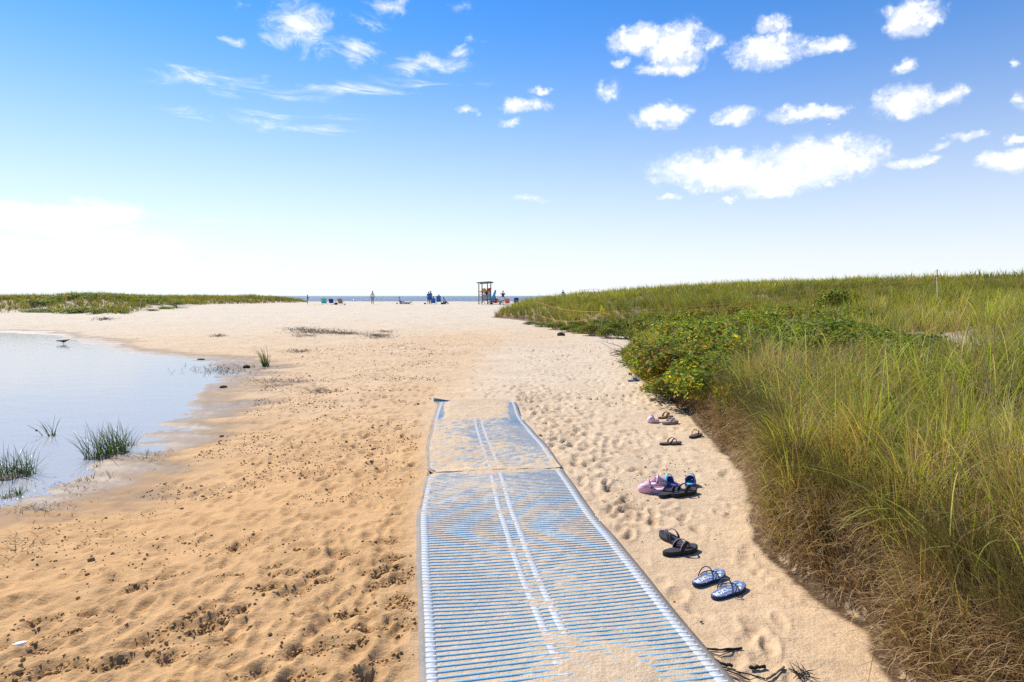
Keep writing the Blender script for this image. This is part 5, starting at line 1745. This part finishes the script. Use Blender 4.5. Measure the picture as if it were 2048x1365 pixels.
def lifeguard_stand():
    D = 79.0
    x, y = at_d(969.5, D); z = zg(x, y)
    root = empty('lifeguard_stand', (x, y, z), R(24))
    w, dp = .59, .56
    H1, H2 = 2.62, 2.86          # roof height near and far
    deck = .78
    for sx in (-1, 1):
        for sy in (-1, 1):
            MB().bar((sx * w, sy * dp, -.1), (sx * w, sy * dp, (H1 if sy < 0 else H1 + .12) + (.12 if sx > 0 else 0)), .10).build('post', M_GREYB, root)
    # roof boards
    for k in range(6):
        yy = -dp - .25 + (2 * dp + .5) * (k + .5) / 6
        MB().bar((-w - .30, yy, H1 + .03 + .025 * k), (w + .36, yy, H1 + .17 + .025 * k), .255, .05).build('roof_board', M_GREYL if k % 2 else M_GREYB, root)
    for sy in (-1, 1):
        MB().bar((-w - .26, sy * dp, H1 - .03 + (.12 if sy > 0 else 0)), (w + .30, sy * dp, H1 + .10 + (.12 if sy > 0 else 0)), .08, .10).build('roof_beam', M_GREYB, root)
    # deck
    for k in range(6):
        MB().box((0, -dp - .02 + (2 * dp + .04) * (k + .5) / 6, deck), (2 * w + .16, .18, .05)).build('deck_board', M_GREYL, root)
    # landward back boards
    for zz, hh in ((deck + .16, .17), (deck + .36, .15), (deck - .14, .17)):
        MB().box((0, -dp - .075, zz), (2 * w + .12, .045, hh)).build('back_board', M_GREYB if hh > .16 else M_GREYL, root)
    for sx in (-1, 1):
        for zz in (deck + .18, deck + .82, deck + 1.16 if sx > 0 else deck + .8):
            MB().bar((sx * (w + .065), -dp, zz), (sx * (w + .065), dp, zz), .04, .09).build('side_rail', M_GREYB, root)
    # braces under the deck
    MB().bar((-w, -dp - .07, .62), (-.15, -dp - .07, .02), .10, .04).build('brace', M_GREYB, root)
    MB().bar((w, -dp - .07, .05), (-.05, -dp - .07, .55), .09, .04).build('brace', M_GREYB, root)
    MB().bar((-w, dp + .07, .10), (w, dp + .07, .62), .09, .04).build('brace', M_GREYB, root)
    MB().bar((w + .07, -dp, .62), (w + .07, dp, .05), .09, .04).build('brace', M_GREYB, root)
    # seat and its back
    MB().box((0, .05, deck + .45), (2 * w - .12, .45, .05)).build('seat', M_GREYL, root)
    MB().box((0, -.26, deck + .80), (2 * w - .12, .05, .5)).build('seat_back', M_GREYB, root)
    # signs on the landward side
    MB().box((.30, -dp - .08, deck + 1.14), (.54, .03, .20)).build('red_board', FAB['red'], root)
    MB().box((.30, -dp - .08, deck + .92), (.54, .03, .20)).build('orange_board', plain('orange_red_board', (.70, .12, .03), .6), root)
    MB().box((-.34, -dp - .08, deck + 1.15), (.42, .03, .14)).build('brown_board', FAB['brown'], root)
    d_ = MB(); d_.box((0, 0, 0), (.48, .03, .48), Matrix.Rotation(R(45), 3, 'Y'))
    o = d_.build('diamond_sign', plain('sign_yellow', (.85, .48, .02), .5, .06), root); o.location = (-.28, -dp - .115, deck + .96)
    s_ = MB(); s_.box((0, 0, .05), (.14, .01, .09)).box((0, 0, -.08), (.20, .01, .035)).box((0, 0, .14), (.05, .01, .05))
    p_ = s_.build('sign_print', plain('sign_brown_print', (.22, .10, .02), .6), o); p_.location = (0, -.022, 0)
    tag(root, 'weathered wooden lifeguard stand with roof, yellow diamond sign and red boards', 'lifeguard stand')
    return root, x, y, z, w, dp, deck


st, sx0, sy0, sz0, w_, dp_, deck_ = lifeguard_stand()
Mst = Matrix.Translation((sx0, sy0, sz0)) @ Matrix.Rotation(R(24), 4, 'Z')


def on_stand(o, x, y, z):
    o.location = Mst @ Vector((x, y, z)); o.rotation_euler = (0, 0, R(24))


def hanging(name, w, h, m, label, x, y, z, wav=.03):
    rows = [[(a, wav * math.sin(a * 14 + b * 6), -b) for a in np.linspace(-w / 2, w / 2, 9)] for b in np.linspace(0, h, 8)]
    o = MB().strip(rows).build(name, FAB[m], smooth=True, solid=.012)
    on_stand(o, x, y, z); tag(o, label, 'towel'); return o


hanging('hung_towel', .34, .40, 'paleblue', 'pale towel hung under the red boards of the lifeguard stand', .28, -dp_ - .16, deck_ + .84)
hanging('hung_towel', .22, .36, 'white', 'white cloth hung beside the yellow diamond sign', -.46, -dp_ - .20, deck_ + .78)
b = MB(); b.box((0, 0, 0), (.26, .16, .34), None, .05); o = b.build('backpack', FAB['dark'], smooth=True); on_stand(o, -.06, -dp_ - .24, deck_ + .62)
tag(o, 'dark backpack hung below the diamond sign on the stand', 'backpack')
rows = []
for i in range(10):
    t = i / 9
    rows.append([(-w_ - .06 - .34 * t + .03 * math.sin(t * 9), .06 * math.sin(t * 5) + q * .1, deck_ + 1.05 - .95 * t - .10 * q * t) for q in np.linspace(-1, 1, 5)])
o = MB().strip(rows).build('flying_towel', FAB['magenta'], smooth=True, solid=.012); on_stand(o, 0, -dp_, 0)
tag(o, 'magenta towel blowing from the left post of the lifeguard stand', 'towel')
ol = outline(2.1, .56, .8, .85, 30)
b = MB(); b.prism(ol, lambda x: .05 * (x / 1.05) ** 4, lambda x: .10 + .05 * (x / 1.05) ** 4)
o = b.build('rescue_board', FAB['aqua'], bevel=.02)
o.location = Mst @ Vector((w_ + .40, -dp_ + .05, .82)); o.rotation_euler = (0, R(68), R(150))
tag(o, 'blue rescue board leaning on the right side of the lifeguard stand', 'rescue board')
pp = Mst @ Vector((w_ - .22, -.05, deck_ + .03))
r_ = person(0, 0, 10, 1.65, 'lifeguard in red top sitting on the right of the stand', 'red', 'red', 1, pose=SIT, face=R(30), z=0)
r_.location = (pp.x + .18, pp.y, pp.z + .36)

# group right of the stand
beach_chair(990, 77, ['red'], 'red beach chair right of the lifeguard stand', .5, back=.5)
person(989.5, 606, 77.05, 1.55, 'dark haired person sitting in the red chair', 'dark', 'dark', 1, pose=SIT, face=.5, z=zg(*at_d(990, 77)) + .14)
person(1006, 608, 75, 1.72, 'woman in dark top and white skirt standing right of the stand, arms raised', 'dark', 'white', 1, dress=True, face=R(10), over=dict(elL=(-.16, .05, .74), haL=(-.11, .10, .88), elR=(.17, .06, .72), haR=(.12, .10, .84)), sleeves=False)
person(1000.5, 608, 75.5, 1.5, 'person with reddish hair sitting before the woman in the white skirt', 'paleblue', 'dark', 2, pose=SIT, face=R(40), z=zg(*at_d(1000, 75.5)) + .2, hair=plain('auburn_hair', (.22, .06, .03), .6))
bag(1000, 74.5, .32, .3, .42, 'grey', 'dark grey bag standing before the sitting person')
beach_chair(1016, 75, ['salmon'], 'salmon red beach chair right of the standing woman', -.3, back=.56)
beach_chair(1032, 74, ['navy', 'navy', 'navy'], 'navy beach chair, rightmost by the dune grass', .1, back=.66)
bag(1039, 74, .10, .10, .2, 'maroon', 'small maroon bag right of the navy chair')
bag(983, 77.5, .40, .3, .2, 'maroon', 'maroon bag at the foot of the rescue board')
bag(1006, 74.2, .5, .35, .16, 'white', 'white beach bag on the sand at the standing woman feet')

person(1126, 600, 96, 1.70, 'person in teal shirt seen above the dune grass', 'teal', 'navy', 1, face=R(10))
person(1220, 590, 100, 1.75, 'person far behind the right dune with only the head showing', 'dark', 'dark', 1, z=.62)


def canopy():
    x, y = at_d(1178, 104)
    root = empty('beach_canopy', (x, y, zg(x, y)), .3)
    zb = 1.95
    rows = []
    for r in (1.0, .66, .33, .02):
        rows.append([(1.5 * r * math.cos(a) * (1.25 if True else 1), 1.5 * r * math.sin(a), zb - zg(x, y) * 0 + .38 * (1 - r)) for a in np.linspace(0, 2 * math.pi, 25)])
    MB().strip(rows).build('canopy', FAB['white'], root, solid=.02)
    for sx in (-1, 1):
        for sy in (-1, 1):
            MB().tube([(sx * 1.25, sy * 1.0, -.1), (sx * 1.25, sy * 1.0, zb + .05)], .03, 6).build('leg', M_ALU, root)
    tag(root, 'white beach canopy half hidden behind the right dune', 'canopy')


canopy()


# ------------------------------------------------------------------ shore bird in the shallows
def bird():
    g_ = P(127, 688, LZ)
    root = empty('shore_bird', (g_[0], g_[1], LZ), R(4))
    m1, m2 = plain('bird_grey_brown', (.075, .065, .06), .7, .3, 40), plain('bird_dark', (.02, .018, .018), .6, .2)
    rows = []
    secs = [(-.20, .085, .006, .004), (-.13, .088, .018, .012), (-.07, .088, .034, .030), (0, .085, .042, .042), (.06, .092, .036, .038), (.10, .105, .024, .026), (.125, .122, .020, .020), (.15, .130, .022, .021), (.172, .128, .014, .013), (.182, .126, .004, .004)]
    for (xx, zz, wy, wz) in secs:
        rows.append([(xx, wy * math.cos(a), zz + wz * math.sin(a)) for a in np.linspace(0, 2 * math.pi, 13)])
    bd_ = MB().strip(rows).build('body', m1, root, smooth=True)
    MB().tube([(.178, 0, .127), (.205, 0, .121), (.218, 0, .115)], [.007, .005, .002], 6).build('beak', m2, bd_, smooth=True)
    MB().tube([(-.18, 0, .084), (-.23, 0, .088)], [.012, .016], 6, .3).build('tail', m2, root)
    for s in (-1, 1):
        MB().strip([[(xx, s * (wy + .003), zz + dz_) for dz_ in (.024, .012, -.008)] for (xx, zz, wy) in ((.05, .09, .036), (-.02, .088, .042), (-.10, .086, .026), (-.20, .086, .010))]).build('wing', m2, root, smooth=True, solid=.006)
        MB().tube([(.0, s * .018, .05), (-.006, s * .018, .02), (.0, s * .018, -.05)], .0045, 6).build('leg', m2, root)
        MB().ball((.158, s * .019, .136), (.004, .003, .004), 1).build('eye', m2, bd_)
    root.scale = (1.1, 1.1, 1.1)
    tag(root, 'small dark shore bird standing in the shallow lagoon', 'bird')


bird()
